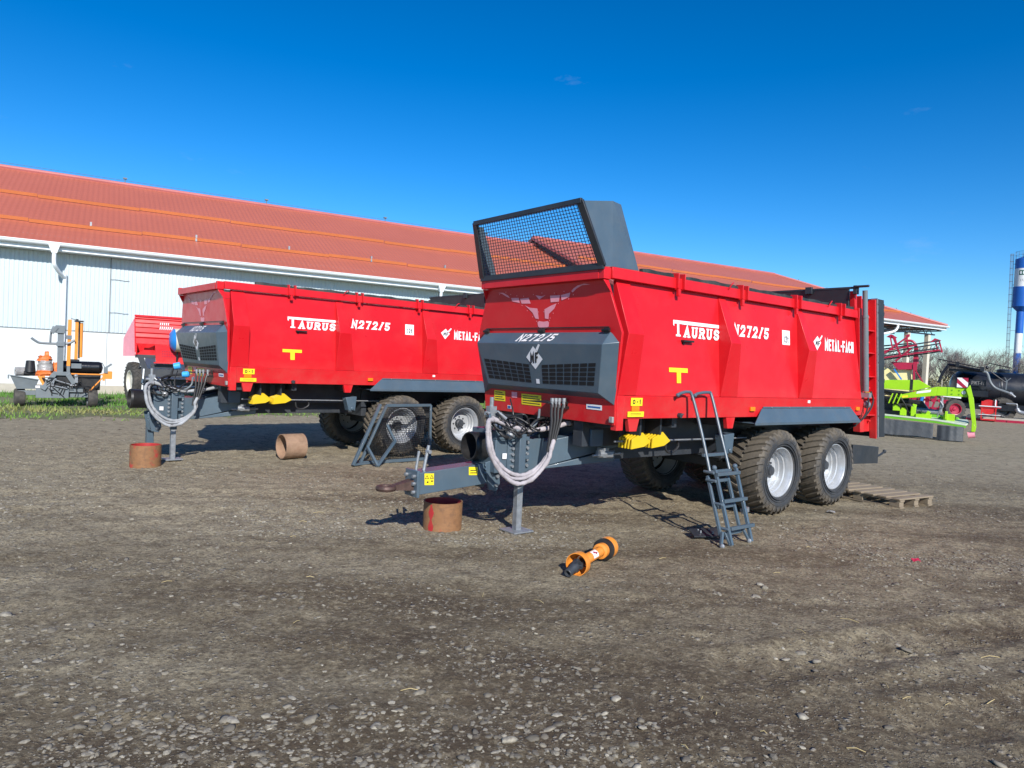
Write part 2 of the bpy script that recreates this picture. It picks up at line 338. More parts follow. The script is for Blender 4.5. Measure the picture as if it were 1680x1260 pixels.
def put_strokes(mb, word, x0, x1, y0, y1, fn, th, nrm, gap=.35, shear=0.0, serif=0.0, wide={}):
    """block letters drawn as mitred ribbons; strokes of a letter are stacked a hair apart"""
    wd = [wide.get(c, {'-': .55, '/': .8, 'M': 1.3, '1': .6, 't': .7}.get(c, 1.0)) for c in word]; unit = (x1 - x0) / (sum(wd) + gap * (len(word) - 1)); x = x0; k = 0
    nrm = Vector(nrm); ht = th / 2
    def put(pts, fs):
        nonlocal k
        mb.add([Vector(fn(px + (py - y0) * shear, py)) + nrm * (.0004 * k) for px, py in pts], fs); k += 1
    for c, w in zip(word, wd):
        w *= unit
        for st in STROKES[c]:
            P = [Vector((x + ht + a * (w - th), y0 + ht + b * (y1 - y0 - th))) for a, b in st]; n = len(P); closed = (P[0] - P[-1]).length < 1e-6
            vs = []
            for i in range(n):
                d0 = (P[i] - P[i - 1]) if i else ((P[i] - P[-2]) if closed else (P[1] - P[0])); d1 = (P[i + 1] - P[i]) if i < n - 1 else ((P[1] - P[0]) if closed else (P[i] - P[i - 1]))
                d0 = d0.normalized(); d1 = d1.normalized(); n0 = Vector((-d0.y, d0.x)); n1 = Vector((-d1.y, d1.x)); m = (n0 + n1); m = m.normalized() if m.length > 1e-6 else n0
                L = ht / max(.35, m.dot(n0)); e = Vector((0, 0))
                if not closed and i == 0: e = -d1 * ht
                if not closed and i == n - 1: e = d0 * ht
                vs += [P[i] + e + m * L, P[i] + e - m * L]
            put([(v.x, v.y) for v in vs], [[2 * i, 2 * i + 1, 2 * i + 3, 2 * i + 2] for i in range(n - 1)])
            if serif:
                for q, r_ in ((P[0], P[1]), (P[-1], P[-2])):
                    if not closed and abs((q - r_).normalized().y) > .75 and min(abs(q.y - y0), abs(q.y - y1)) < th:
                        yy = y0 if abs(q.y - y0) < abs(q.y - y1) else y1 - th * .55
                        put([(q.x - serif, yy), (q.x + serif, yy), (q.x + serif, yy + th * .55), (q.x - serif, yy + th * .55)], [[0, 1, 2, 3]])
        x += w + gap * unit
def flat(name, mat, parent, *polys):
    b = MB(T)
    for p in polys: b.poly(p)
    return b.build(name, mat, parent, smooth=0)
T = lambda p: (p[0], -p[1], p[2])

def smooth_path(pts, n=6):
    """Catmull-Rom through the points"""
    P = [Vector(p) for p in pts]; P = [P[0] * 2 - P[1]] + P + [P[-1] * 2 - P[-2]]; out = []
    for i in range(1, len(P) - 2):
        for j in range(n):
            t = j / n; a, b, c, d = P[i - 1:i + 3]
            out.append(0.5 * ((2 * b) + (c - a) * t + (2 * a - 5 * b + 4 * c - d) * t * t + (3 * b - a - 3 * c + d) * t ** 3))
    return out + [P[-2]]

# ------------------------------------------------------------------ ground
_rng = np.random.default_rng(5); _tab = _rng.random((256, 256))
def vnoise(x, y):
    xi = np.floor(x).astype(int); yi = np.floor(y).astype(int); fx = x - xi; fy = y - yi
    fx = fx * fx * (3 - 2 * fx); fy = fy * fy * (3 - 2 * fy)
    g = lambda a, b: _tab[a % 256, b % 256]
    return (g(xi, yi) * (1 - fx) + g(xi + 1, yi) * fx) * (1 - fy) + (g(xi, yi + 1) * (1 - fx) + g(xi + 1, yi + 1) * fx) * fy
def fbm(x, y, o=4):
    t = 0; a = 0.5
    for i in range(o): t = t + a * (vnoise(x * 2 ** i + 17.3 * i, y * 2 ** i + 9.1 * i) - 0.5); a *= 0.5
    return t
def hgt(x, y):
    x = np.asarray(x, float); y = np.asarray(y, float)
    fade = np.clip(1.25 - (np.hypot(x, y - 6) - 6) / 14, 0.0, 1)
    h = 0.030 * fbm(x * 0.9, y * 0.9, 3) + 0.042 * fbm(x * 4.3 + 50, y * 4.3, 4) + 0.030 * fbm(x * 12, y * 12 + 30, 2)
    # wheel ruts with lug marks, running to the right across the near ground
    for (px, py, dx, dy, w, s0, s1, dep) in ((0.9, 3.95, 0.94, 0.34, 0.26, 0.2, 6.0, 0.030), (1.5, 3.35, 0.95, 0.30, 0.24, 0.2, 5.0, 0.024), (-6.5, 7.6, 0.97, 0.22, 0.3, 0.0, 12.0, 0.018), (-7.0, 6.3, 0.965, 0.26, 0.3, 0.0, 11.0, 0.014)):
        s = (x - px) * dx + (y - py) * dy; t = -(x - px) * dy + (y - py) * dx
        wob = t + 0.06 * np.sin(s * 1.7)
        inside = np.clip(1 - np.abs(wob) / w, 0, 1) ** 0.6 * np.clip((s - s0) * 2, 0, 1) * np.clip((s1 - s) * 2, 0, 1)
        lug = np.clip(np.sin((s - 0.9 * np.abs(wob)) * 2 * np.pi / 0.21) * 2.2, -1, 1)
        rim = np.exp(-((np.abs(wob) - w * 1.05) / 0.07) ** 2) * np.clip((s - s0) * 2, 0, 1) * np.clip((s1 - s) * 2, 0, 1)
        h = h + inside * (-dep + 0.4 * dep * lug) + 0.5 * dep * rim
    return h * fade
def axis(lo, hi, step, far):
    a = list(np.arange(lo, hi + 1e-6, step)); s = step; x = hi; right = []
    while x < far: s *= 1.16; x += s; right.append(x)
    s = step; x = lo; left = []
    while x > -far: s *= 1.16; x -= s; left.append(x)
    return np.array(left[::-1] + a + right)
xs = axis(-7.5, 8.5, 0.042, 1300); ys = axis(2.3, 12.0, 0.042, 1300)
X, Y = np.meshgrid(xs, ys); Z = hgt(X, Y)
nx, ny = len(xs), len(ys)
gv = np.stack([X.ravel(), Y.ravel(), Z.ravel()], 1)
ii = (np.arange(ny - 1)[:, None] * nx + np.arange(nx - 1)[None, :]).ravel()
gf = np.stack([ii, ii + 1, ii + nx + 1, ii + nx], 1)
def np_mesh(name, verts, faces, mat, smooth=True):
    me = bpy.data.meshes.new(name); n = len(verts); m, k = faces.shape
    me.vertices.add(n); me.vertices.foreach_set('co', np.ascontiguousarray(verts, np.float32).ravel())
    me.loops.add(m * k); me.loops.foreach_set('vertex_index', np.ascontiguousarray(faces, np.int32).ravel())
    me.polygons.add(m); me.polygons.foreach_set('loop_start', np.arange(0, m * k, k, dtype=np.int32))
    me.polygons.foreach_set('use_smooth', np.full(m, smooth)); me.update(calc_edges=True)
    me.materials.append(mat); ob = bpy.data.objects.new(name, me); COL.objects.link(ob); return ob

def ground_mat():
    m, nt, b = new_mat('gravelly_dirt')
    g = nt.nodes.new('ShaderNodeNewGeometry').outputs['Position']
    sx = nt.nodes.new('ShaderNodeSeparateXYZ'); nt.links.new(g, sx.inputs[0])
    st = nt.nodes.new('ShaderNodeMapping'); st.inputs['Rotation'].default_value = (0, 0, R(-14)); st.inputs['Scale'].default_value = (0.35, 1.25, 1); nt.links.new(g, st.inputs[0])
    big = ramp(nt, noise(nt, st.outputs[0], 0.62, 7, 0.62), [(0.30, 0.14), (0.70, 0.86)])
    # damp brown soil towards the right, paler dusty gravel to the left
    side = nt.nodes.new('ShaderNodeMapRange'); side.inputs['From Min'].default_value = -5; side.inputs['From Max'].default_value = 6
    side.inputs['To Min'].default_value = 0.20; side.inputs['To Max'].default_value = -0.15; nt.links.new(sx.outputs[0], side.inputs[0])
    near = nt.nodes.new('ShaderNodeMapRange'); near.inputs['From Min'].default_value = 3.0; near.inputs['From Max'].default_value = 7.5
    near.inputs['To Min'].default_value = -0.17; near.inputs['To Max'].default_value = 0.08; nt.links.new(sx.outputs[1], near.inputs[0])
    def add(a, c):
        n = nt.nodes.new('ShaderNodeMath'); n.operation = 'ADD'; nt.links.new(a, n.inputs[0]); nt.links.new(c, n.inputs[1]); return n.outputs[0]
    t = add(add(big, side.outputs[0]), near.outputs[0])
    soil = ramp(nt, t, [(0.18, (0.084, 0.061, 0.039)), (0.38, (0.150, 0.118, 0.074)), (0.55, (0.265, 0.222, 0.146)), (0.76, (0.365, 0.312, 0.212))])
    fine = noise(nt, g, 38, 7, 0.7)
    soil = mixc(nt, ramp(nt, fine, [(0.36, 0.8), (0.56, 0.0)]), soil, (0.060, 0.046, 0.031))
    # far yard: pale dry gravel
    far = nt.nodes.new('ShaderNodeMapRange'); far.inputs['From Min'].default_value = 9.5; far.inputs['From Max'].default_value = 15; nt.links.new(sx.outputs[1], far.inputs[0])
    farc = mixc(nt, noise(nt, st.outputs[0], 1.3, 8, 0.7), (0.18, 0.150, 0.100), (0.40, 0.345, 0.245))
    soil = mixc(nt, far.outputs[0], soil, farc)
    grit = noise(nt, g, 17, 9, 0.8); soil = mixc(nt, ramp(nt, grit, [(0.50, 0.0), (0.66, 0.75)]), soil, (0.41, 0.345, 0.232))
    clod = noise(nt, g, 5.5, 9, 0.78); soil = mixc(nt, ramp(nt, clod, [(0.40, 0.55), (0.52, 0.0)]), soil, (0.078, 0.056, 0.036))
    # small stones pressed into the dirt, two sizes
    hs = []
    for sc, lo, hi in ((11, 0.10, 0.24), (24, 0.14, 0.32), (55, 0.14, 0.36)):
        v = nt.nodes.new('ShaderNodeTexVoronoi'); v.inputs['Scale'].default_value = sc; nt.links.new(g, v.inputs['Vector'])
        pick = ramp(nt, v.outputs['Color'], [(0.52, 0.0), (0.60, 1.0)])
        dots = ramp(nt, v.outputs['Distance'], [(lo, 1.0), (hi, 0.0)])
        mu = nt.nodes.new('ShaderNodeMath'); mu.operation = 'MULTIPLY'; nt.links.new(pick, mu.inputs[0]); nt.links.new(dots, mu.inputs[1])
        pa = nt.nodes.new('ShaderNodeMath'); pa.operation = 'MULTIPLY'; nt.links.new(mu.outputs[0], pa.inputs[0])
        nt.links.new(ramp(nt, noise(nt, st.outputs[0], 1.7, 5), [(0.38, 0.15), (0.62, 1.0)]), pa.inputs[1])
        stone = mixc(nt, noise(nt, g, 9, 3), (0.21, 0.19, 0.155), (0.46, 0.42, 0.35))
        soil = mixc(nt, pa.outputs[0], soil, stone); hs.append(pa.outputs[0])
    nt.links.new(soil, b.inputs['Base Color']); b.inputs['Roughness'].default_value = 0.92
    b.inputs['Specular IOR Level'].default_value = 0.2
    hsum = add(add(add(noise(nt, g, 30, 8, 0.75), hs[0]), hs[1]), hs[2])
    bump(nt, b, hsum, 0.9, 0.018)
    return m
M['ground'] = ground_mat()
tag(np_mesh('ground', gv, gf, M['ground']), kind='structure')

# ------------------------------------------------------------------ loose stones lying on the dirt
def icosphere(sub=1):
    bm = bmesh.new(); bmesh.ops.create_icosphere(bm, subdivisions=sub, radius=1.0)
    v = np.array([p.co[:] for p in bm.verts]); f = np.array([[q.index for q in t.verts] for t in bm.faces]); bm.free(); return v, f
def stones(name, n, seed, sub, sizes, xr, yr):
    g = np.random.default_rng(seed); bv, bf = icosphere(sub)
    # denser near the viewer: pick depth from 1/d, then a sideways place inside the view
    y = 1 / (1 / yr[1] + g.random(n * 3) * (1 / yr[0] - 1 / yr[1])); x = (g.random(n * 3) * 2 - 1) * (0.80 * y + 0.6)
    dens = np.clip(0.35 + 2.2 * fbm(x * 0.8 + 9, y * 1.6, 3) - 0.28 * np.clip(x - .5, 0, 1), 0.03, 1)
    k = g.random(n * 3) < dens; x = x[k][:n]; y = y[k][:n]; n = len(x)
    s = sizes[0] * (sizes[1] / sizes[0]) ** (g.random(n) ** 2.4)
    sc = s[:, None] * np.stack([0.8 + 0.6 * g.random(n), 0.55 + 0.4 * g.random(n), 0.22 + 0.3 * g.random(n)], 1)
    jit = 1 + 0.52 * (g.random((n, len(bv), 1)) - 0.5)
    P = bv[None] * jit * sc[:, None, :]
    a = g.random(n) * 6.283; ca, sa = np.cos(a)[:, None], np.sin(a)[:, None]
    tl = (g.random((n, 1)) - 0.5) * 0.5
    px = P[..., 0] * ca - P[..., 1] * sa; py = P[..., 0] * sa + P[..., 1] * ca; pz = P[..., 2] + tl * P[..., 0]
    V = np.stack([px + x[:, None], py + y[:, None], pz + (hgt(x, y) + 0.05 * sc[:, 2])[:, None]], -1).reshape(-1, 3)
    Fc = (bf[None] + (np.arange(n) * len(bv))[:, None, None]).reshape(-1, 3)
    ob = np_mesh(name, V, Fc, M['stone'], smooth=sub > 1)
    at = ob.data.attributes.new('tone', 'FLOAT', 'POINT'); at.data.foreach_set('value', np.repeat(g.random(n), len(bv)).astype(np.float32))
    return tag(ob, kind='stuff')
def stone_mat():
    m, nt, b = new_mat('field_stone')
    at = nt.nodes.new('ShaderNodeAttribute'); at.attribute_name = 'tone'
    g = nt.nodes.new('ShaderNodeNewGeometry').outputs['Position']
    c = ramp(nt, at.outputs['Fac'], [(0.0, (0.11, 0.095, 0.07)), (0.4, (0.20, 0.175, 0.13)), (0.75, (0.28, 0.25, 0.19)), (1.0, (0.40, 0.365, 0.29))])
    c = mixc(nt, ramp(nt, noise(nt, g, 45, 5), [(0.4, 0.6), (0.65, 0.0)]), c, (0.13, 0.115, 0.095))
    nt.links.new(c, b.inputs['Base Color']); b.inputs['Roughness'].default_value = 0.85
    bump(nt, b, noise(nt, g, 120, 3), 0.4, 0.004)
    return m
M['stone'] = stone_mat()
stones('loose_gravel', 7000, 3, 1, (0.005, 0.022), None, (2.7, 9.0))
stones('yard_gravel', 17000, 4, 1, (0.008, 0.026), None, (6.5, 19.0))
stones('loose_stones', 750, 8, 2, (0.013, 0.036), None, (2.7, 11.0))

# ------------------------------------------------------------------ grass strip along the warehouse
def ground_line(x): return 0
def grass():
    g = np.random.default_rng(11); n = 70000
    # local coords of the warehouse: along the wall and out from it
    s = g.random(n) * 34 - 12; t = g.random(n) ** 0.9 * 11.5 + 0.1
    edge = 10.2 + 2.2 * fbm(s * 0.35, s * 0 + 3, 3) - 0.24 * np.clip(s - 0, 0, 30)
    dens = np.clip((edge - t) / 2.2, 0, 1) * np.clip(0.45 + 2.4 * fbm(s * 0.8, t * 1.0 + 20, 4), 0.06, 1)
    k = g.random(n) < dens; s, t = s[k], t[k]; n = len(s)
    wall_d = 28.0; B = np.array([math.sin(R(60.16)), math.cos(R(60.16))]); Mo = np.array([math.sin(R(150.16)), math.cos(R(150.16))])
    base = s[:, None] * B + (-wall_d + t)[:, None] * Mo
    hh = (0.05 + 0.10 * g.random(n)) * np.clip(1.25 - t / 13, 0.35, 1.2) * (0.6 + 1.1 * np.clip(fbm(s * 0.6 + 7, t * 0.6, 3) + 0.5, 0, 1)); a = g.random(n) * 6.283; w = 0.010 + 0.012 * g.random(n)
    lean = (g.random((n, 2)) - 0.5) * 0.14
    dx = np.cos(a) * w; dy = np.sin(a) * w
    z0 = np.zeros(n)
    V = np.stack([np.stack([base[:, 0] - dx, base[:, 1] - dy, z0], 1), np.stack([base[:, 0] + dx, base[:, 1] + dy, z0], 1), np.stack([base[:, 0] + lean[:, 0], base[:, 1] + lean[:, 1], hh], 1)], 1).reshape(-1, 3)
    ob = np_mesh('grass', V, np.arange(3 * n).reshape(-1, 3), M['grass'], smooth=False)
    tone = np.clip(0.0 + 0.066 * t + 1.2 * fbm(s * 0.5, t * 0.8 + 3, 3) + 0.25 * (g.random(n) - 0.5), 0, 1)
    at = ob.data.attributes.new('tone', 'FLOAT', 'POINT'); at.data.foreach_set('value', np.repeat(tone, 3).astype(np.float32))
    tag(ob, kind='stuff')
    # thin turf sheet under the blades
    m = MB(); N = 46
    for i in range(N):
        s0 = -12 + 34 * i / N; s1 = -12 + 34 * (i + 1) / N
        e = lambda q: float(9.3 + 2.2 * fbm(np.array(q * 0.35), np.array(3.0), 3) - 0.24 * max(q, 0) + 0.5 * math.sin(q * 5.1))
        P = lambda q, d: (*(q * B + (-wall_d + d) * Mo), 0.006)
        m.poly([P(s0, -0.5), P(s1, -0.5), P(s1, e(s1)), P(s0, e(s0))])
    tag(m.build('turf', 'turf', smooth=0), kind='structure')
def grass_mats():
    m, nt, b = new_mat('grass_blades'); at = nt.nodes.new('ShaderNodeAttribute'); at.attribute_name = 'tone'
    nt.links.new(ramp(nt, at.outputs['Fac'], [(0.0, (0.075, 0.20, 0.022)), (0.45, (0.12, 0.23, 0.032)), (0.75, (0.21, 0.24, 0.06)), (1.0, (0.29, 0.25, 0.10))]), b.inputs['Base Color'])
    b.inputs['Roughness'].default_value = 0.7; M['grass'] = m
    m, nt, b = new_mat('thin_turf'); g = nt.nodes.new('ShaderNodeNewGeometry').outputs['Position']
    c = mixc(nt, noise(nt, g, 2.2, 7, 0.7), (0.060, 0.105, 0.022), (0.17, 0.165, 0.07))
    nt.links.new(mixc(nt, ramp(nt, noise(nt, g, 14, 5), [(0.45, 0.0), (0.6, 0.7)]), c, (0.15, 0.13, 0.095)), b.inputs['Base Color']); b.inputs['Roughness'].default_value = 0.95
    bump(nt, b, noise(nt, g, 20, 5), 1, 0.03); M['turf'] = m
grass_mats(); grass()
# ------------------------------------------------------------------ the two manure spreaders
# local frame of a spreader: u to the rear, v towards the camera side, z up
def wv(z): return 1.060 - (z - 1.445) / 1.125 * 0.095            # outer face of the side wall
def shear(z): return -0.145 * (z - 1.2)                            # the rear end leans forward

def mesh_tyre():
    b = MB(T); prof = [(-.19, .285), (-.215, .31), (-.243, .385), (-.240, .44), (-.215, .487), (-.10, .505), (.10, .505), (.215, .487), (.240, .44), (.243, .385), (.215, .31), (.19, .285)]
    b.lathe(prof, (0, 0, 0), (0, 1, 0), 72)
    for rr0 in (.335, .365, .41):
        for sg in (-1, 1): b.lathe([(sg * .236, rr0 - .006), (sg * .2475, rr0 - .004), (sg * .2475, rr0 + .004), (sg * .236, rr0 + .006)], (0, 0, 0), (0, 1, 0), 72)
    n = 32
    for sgn in (-1, 1):
        for k in range(n):
            base = 2 * math.pi * (k + (0.5 if sgn > 0 else 0)) / n
            st = []
            for a, r0_, r1_, off, w in ((0.010, .500, .533, 0.0, .040), (.10, .500, .531, .075, .042), (.205, .480, .519, .165, .047), (.244, .425, .470, .215, .040)):
                t = base + off; q = []
                for rr, tt in ((r0_, t - w), (r0_, t + w), (r1_, t + w * .72), (r1_, t - w * .72)):
                    q.append((rr * math.sin(tt), sgn * a, rr * math.cos(tt)))
                st.append(q)
            for i in range(3): b.hexa(st[i], st[i + 1])
    return b
def build_wheel(root, u, v, side):
    w = mesh_tyre()
    ob = w.build('tyre', 'tyre', None, smooth=32)
    me = ob.data; co = np.array([p.co[:] for p in me.vertices]); r = np.hypot(co[:, 0], co[:, 2])
    at = me.attributes.new('mud', 'FLOAT', 'POINT'); at.data.foreach_set('value', (0.07 + 0.31 * np.clip((r - .38) / .13, 0, 1)).astype(np.float32))
    # the wheel itself: disc and hub
    d = MB(T); s = side
    d.lathe([(s * a, q) for a, q in ((.200, .305), (.212, .308), (.214, .298), (.200, .288), (.180, .283), (.165, .272), (.120, .268), (.112, .252), (.060, .248), (.052, .232), (.010, .228), (.000, .205), (.016, .150), (.018, .100), (.018, .0005))], (0, 0, 0), (0, 1, 0), 56)
    d.lathe([(-s * .21, .3), (-s * .1, .26), (s * .0, .26)], (0, 0, 0), (0, 1, 0), 40)
    rim = d.build('wheel', 'rim', root, smooth=35); rim.location = T((u, v, .528))
    ob.parent = rim
    h = MB(T); h.lathe([(s * a, q) for a, q in ((.018, .085), (.075, .078), (.085, .06), (.11, .055), (.115, .0005))], (0, 0, 0), (0, 1, 0), 24)
    for k in range(8):
        t = 2 * math.pi * k / 8; h.cyl((.125 * math.sin(t), s * .012, .125 * math.cos(t)), (.125 * math.sin(t), s * .04, .125 * math.cos(t)), .013, 6)
    h.build('hub', 'chassis', rim)
    return rim

BULL = [[(-.772, 2.520), (-.672, 2.516), (-.582, 2.480), (-.548, 2.452), (-.591, 2.462), (-.693, 2.505)], [(-.526, 2.451), (-.389, 2.446), (-.37, 2.388), (-.508, 2.412)],
        [(-.367, 2.434), (-.215, 2.440), (-.18, 2.375), (-.338, 2.380)], [(.141, 2.446), (.296, 2.445), (.279, 2.379), (.15, 2.376)],
        [(.309, 2.443), (.454, 2.464), (.44, 2.42), (.322, 2.389)], [(.47, 2.478), (.502, 2.502), (.56, 2.529), (.659, 2.542), (.743, 2.530), (.627, 2.528), (.545, 2.498), (.489, 2.462)],
        [(-.098, 2.461), (.009, 2.446), (.069, 2.456), (-.036, 2.413)], [(-.279, 2.359), (-.197, 2.33), (-.068, 2.317), (-.046, 2.203), (-.105, 2.211), (-.153, 2.276)],
        [(.243, 2.362), (.206, 2.308), (.121, 2.256), (.112, 2.20), (.055, 2.208), (.048, 2.305), (.149, 2.339)],
        [(-.07, 2.166), (-.044, 2.182), (.029, 2.173), (.101, 2.179), (.121, 2.163), (.113, 2.122), (.063, 2.10), (-.013, 2.101), (-.059, 2.124)]]
def pu(z):
    """front panel: u at height z"""
    return -.125 + (2.57 - z) / 1.4 * .11

def build_spreader(label, loc, yaw_deg, guard, sleeve):
    root = thing('manure_spreader', label, 'manure spreader', loc, R(90 - yaw_deg), 'manure spreaders parked side by side')
    # ---------------- body of folded red sheet
    b = MB(T)
    for s in (1, -1):
        zt, zb = 2.575, 1.445
        rb, rt_ = 5.06 + shear(zb), 5.06 + shear(zt)
        b.hexa([(0, s * wv(zb), zb), (rb, s * wv(zb), zb), (rb, s * (wv(zb) - .03), zb), (0, s * (wv(zb) - .03), zb)],
               [(0, s * wv(zt), zt), (rt_, s * wv(zt), zt), (rt_, s * (wv(zt) - .03), zt), (0, s * (wv(zt) - .03), zt)])
        # bottom rail with its ledge
        b.hexa([(.1, s * 1.062, 1.215), (5.09, s * 1.062, 1.215), (5.09, s * .98, 1.215), (.1, s * .98, 1.215)], [(.1, s * 1.076, 1.443), (5.06, s * 1.076, 1.443), (5.06, s * .98, 1.443), (.1, s * .98, 1.443)])
        # top rim
        b.hexa([(-.10, s * 1.022, 2.578), (4.86, s * 1.022, 2.578), (4.86, s * .93, 2.578), (-.10, s * .93, 2.578)], [(-.10, s * 1.015, 2.688), (4.845, s * 1.015, 2.688), (4.845, s * .93, 2.688), (-.10, s * .93, 2.688)])
        b.box(-.20, -.102, s * .93, s * 1.0, 2.566, 2.680)
        # folded ribs: front post, two in the middle, rear post
        for u0_, w0, w1, w2 in ((0.0, .20, .235, .27), (1.67, .125, .20, .33), (3.33, .125, .20, .33)):
            pf = [(u0_, s * (wv(2.57) + .004), 2.574), (u0_, s * 1.178, 2.05), (u0_, s * (wv(1.45) + .012), 1.447)]
            pr = [(u0_ + w0, s * (wv(2.57) + .004), 2.574), (u0_ + w1, s * 1.168, 2.05), (u0_ + w2, s * (wv(1.45) + .010), 1.447)]
            inn = [(u0_, s * (wv(1.45) - .01), 1.447), (u0_, s * (wv(2.57) - .01), 2.574)]
            inr = [(u0_ + w2, s * (wv(1.45) - .01), 1.447), (u0_ + w0, s * (wv(2.57) - .01), 2.574)]
            A = pf + inn; Bq = pr + inr
            b.add(A + Bq, [[0, 1, 2, 3, 4], [9, 8, 7, 6, 5], [0, 5, 6, 1], [1, 6, 7, 2], [2, 7, 8, 3], [3, 8, 9, 4], [4, 9, 5, 0]])
        # rear post, leaning
        for (z0, z1) in ((.97, 2.72),):
            b.hexa([(5.07 + shear(z0), s * 1.03, z0), (5.19 + shear(z0), s * 1.03, z0), (5.19 + shear(z0), s * .93, z0), (5.07 + shear(z0), s * .93, z0)],
                   [(5.07 + shear(z1), s * 1.03, z1), (5.19 + shear(z1), s * 1.03, z1), (5.19 + shear(z1), s * .93, z1), (5.07 + shear(z1), s * .93, z1)])
        # short post in front of it, above the rim
        b.hexa([(4.79, s * 1.0, 2.69), (4.86, s * 1.0, 2.69), (4.86, s * .93, 2.69), (4.79, s * .93, 2.69)], [(4.75, s * 1.0, 2.95), (4.82, s * 1.0, 2.95), (4.82, s * .93, 2.95), (4.75, s * .93, 2.95)])
        # front corner leg under the rail, hangers under the rail
        b.box(.0, .098, s * 1.0, s * 1.074, 1.10, 1.446)
        for u0_ in (.185, 1.83):
            b.prism([(u0_, s * 1.055, 1.214), (u0_ + .17, s * 1.055, 1.214), (u0_ + .135, s * 1.055, 1.085), (u0_ + .03, s * 1.055, 1.085)], (0, -s * .05, 0))
        # strap brackets over the rim
        for u0_ in (.91, 2.07, 3.24, 4.36):
            for e in (-.06, .045):
                b.prism([(u0_ + e, s * 1.058, 2.735), (u0_ + e, s * 1.058, 2.58), (u0_ + e, s * 1.017, 2.56), (u0_ + e, s * .96, 2.60), (u0_ + e, s * .96, 2.742)], (.014, 0, 0))
            b.box(u0_ - .02, u0_ + .02, s * 1.0, s * 1.035, 2.50, 2.575)
        for u0_ in (1.83, 4.06):
            b.tube(smooth_path([(u0_ - .05, s * 1.02, 2.66), (u0_ - .03, s * 1.05, 2.72), (u0_ + .03, s * 1.03, 2.745), (u0_ + .06, s * .98, 2.73)], 3), .008, 6)
        # tall ribbed frame of the spreading gear at the rear
        def rb_(u0_, u1_, v0_, v1_, z0_, z1_):
            b.hexa([(u0_ + shear(z0_), s * v0_, z0_), (u1_ + shear(z0_), s * v0_, z0_), (u1_ + shear(z0_), s * v1_, z0_), (u0_ + shear(z0_), s * v1_, z0_)],
                   [(u0_ + shear(z1_), s * v0_, z1_), (u1_ + shear(z1_), s * v0_, z1_), (u1_ + shear(z1_), s * v1_, z1_), (u0_ + shear(z1_), s * v1_, z1_)])
        rb_(5.20, 5.60, .90, .93, .96, 2.86)
        for z0_ in (1.20, 1.45, 1.76, 2.10, 2.42): rb_(5.21, 5.585, .932, 1.02, z0_, z0_ + .018)
        rb_(5.56, 5.585, .932, 1.03, .86, 2.88)
        rb_(5.20, 5.225, .932, 1.0, 2.30, 2.90)
        for z0_ in (1.12, 1.33, 1.60, 1.92, 2.26, 2.62):
            b.cyl((5.50 + shear(z0_), s * .93, z0_), (5.50 + shear(z0_), s * .975, z0_), .018, 8)
    # front wall, with the band over it
    fp = [(.965, 2.57), (1.165, 2.05), (1.072, 1.445), (1.06, 1.15), (-1.06, 1.15), (-1.072, 1.445), (-1.165, 2.05), (-.965, 2.57)]
    A = [(pu(z), v, z) for v, z in fp]; Bq = [(pu(z) + .03, v, z) for v, z in fp]; n = len(fp)
    b.add(A + Bq, [list(range(n)), [n + i for i in range(n)][::-1]] + [[i, (i + 1) % n, n + (i + 1) % n, n + i] for i in range(n)])
    b.box(-.205, -.10, -.93, .93, 2.567, 2.662)
    for s in (1, -1):
        b.prism([(-.19, s * .985, 2.563), (-.115, s * .985, 2.563), (-.10, s * 1.03, 2.42)], (0, -s * .012, 0))
    b.box(.02, 5.0, -.955, .955, 1.222, 1.252)                     # floor
    body = b.build('body', 'red', root, smooth=25, bevel=.006)
    # ---------------- rubber strips on the rims
    for s in (1, -1):
        b = MB(T); us = [.36 + i * (4.78 - .36) / 40 for i in range(41)]
        for i in range(40):
            z0_, z1_ = [2.728 + .006 * math.sin(i_ * 1.9) + .004 * math.sin(i_ * .7) for i_ in (i, i + 1)]
            b.hexa([(us[i], s * .995, 2.69), (us[i], s * .94, 2.69), (us[i], s * .945, z0_), (us[i], s * .985, z0_)], [(us[i + 1], s * .995, 2.69), (us[i + 1], s * .94, 2.69), (us[i + 1], s * .945, z1_), (us[i + 1], s * .985, z1_)])
        b.build('rim_seal', 'tarp', root, smooth=40)
    # ---------------- lettering and stickers on the near side wall
    side = lambda x, y: (x, wv(y) + .004, y)
    SN = (0, 1, 0)
    b = MB(T)
    put_strokes(b, 'T', .885, 1.02, 2.080, 2.250, side, .036, SN, serif=.04)
    b.poly([(x, v + .002, z) for x, v, z in (side(1.015, 2.250), side(1.672, 2.250), side(1.672, 2.212), side(1.015, 2.212))])
    b.poly([(x, v + .002, z) for x, v, z in (side(.868, 2.250), side(.886, 2.250), side(.886, 2.185), side(.868, 2.195))])
    put_strokes(b, 'AURUS', 1.045, 1.660, 2.076, 2.196, side, .030, SN, .30, .10, .026)
    b.build('lettering', 'white', body, smooth=0)
    b = MB(T); put_strokes(b, 'N272/5', 1.95, 2.66, 2.148, 2.285, side, .031, SN, .32, .16, .024); b.build('lettering', 'white', body, smooth=0)
    b = MB(T); put_strokes(b, 'METAL-FACH', 4.02, 4.80, 2.082, 2.238, side, .030, SN, .20, 0, .0, {'M': 1.25, '-': .5})
    b.build('lettering', 'white', body, smooth=0)
    o_ = flat('logo', 'white', body, [side(3.73, 2.185), side(3.835, 2.265), side(3.925, 2.18), side(3.82, 2.075)])
    flat('logo_stem', 'white', o_, [side(3.885, 2.228), side(3.95, 2.285), side(3.965, 2.268), side(3.905, 2.208)])
    off = lambda x, y: (x, wv(y) + .0065, y)
    b = MB(T); put_strokes(b, 'MF', 3.778, 3.880, 2.138, 2.202, off, .014, SN, .3, .2); b.build('lettering', 'ink', o_, smooth=0)
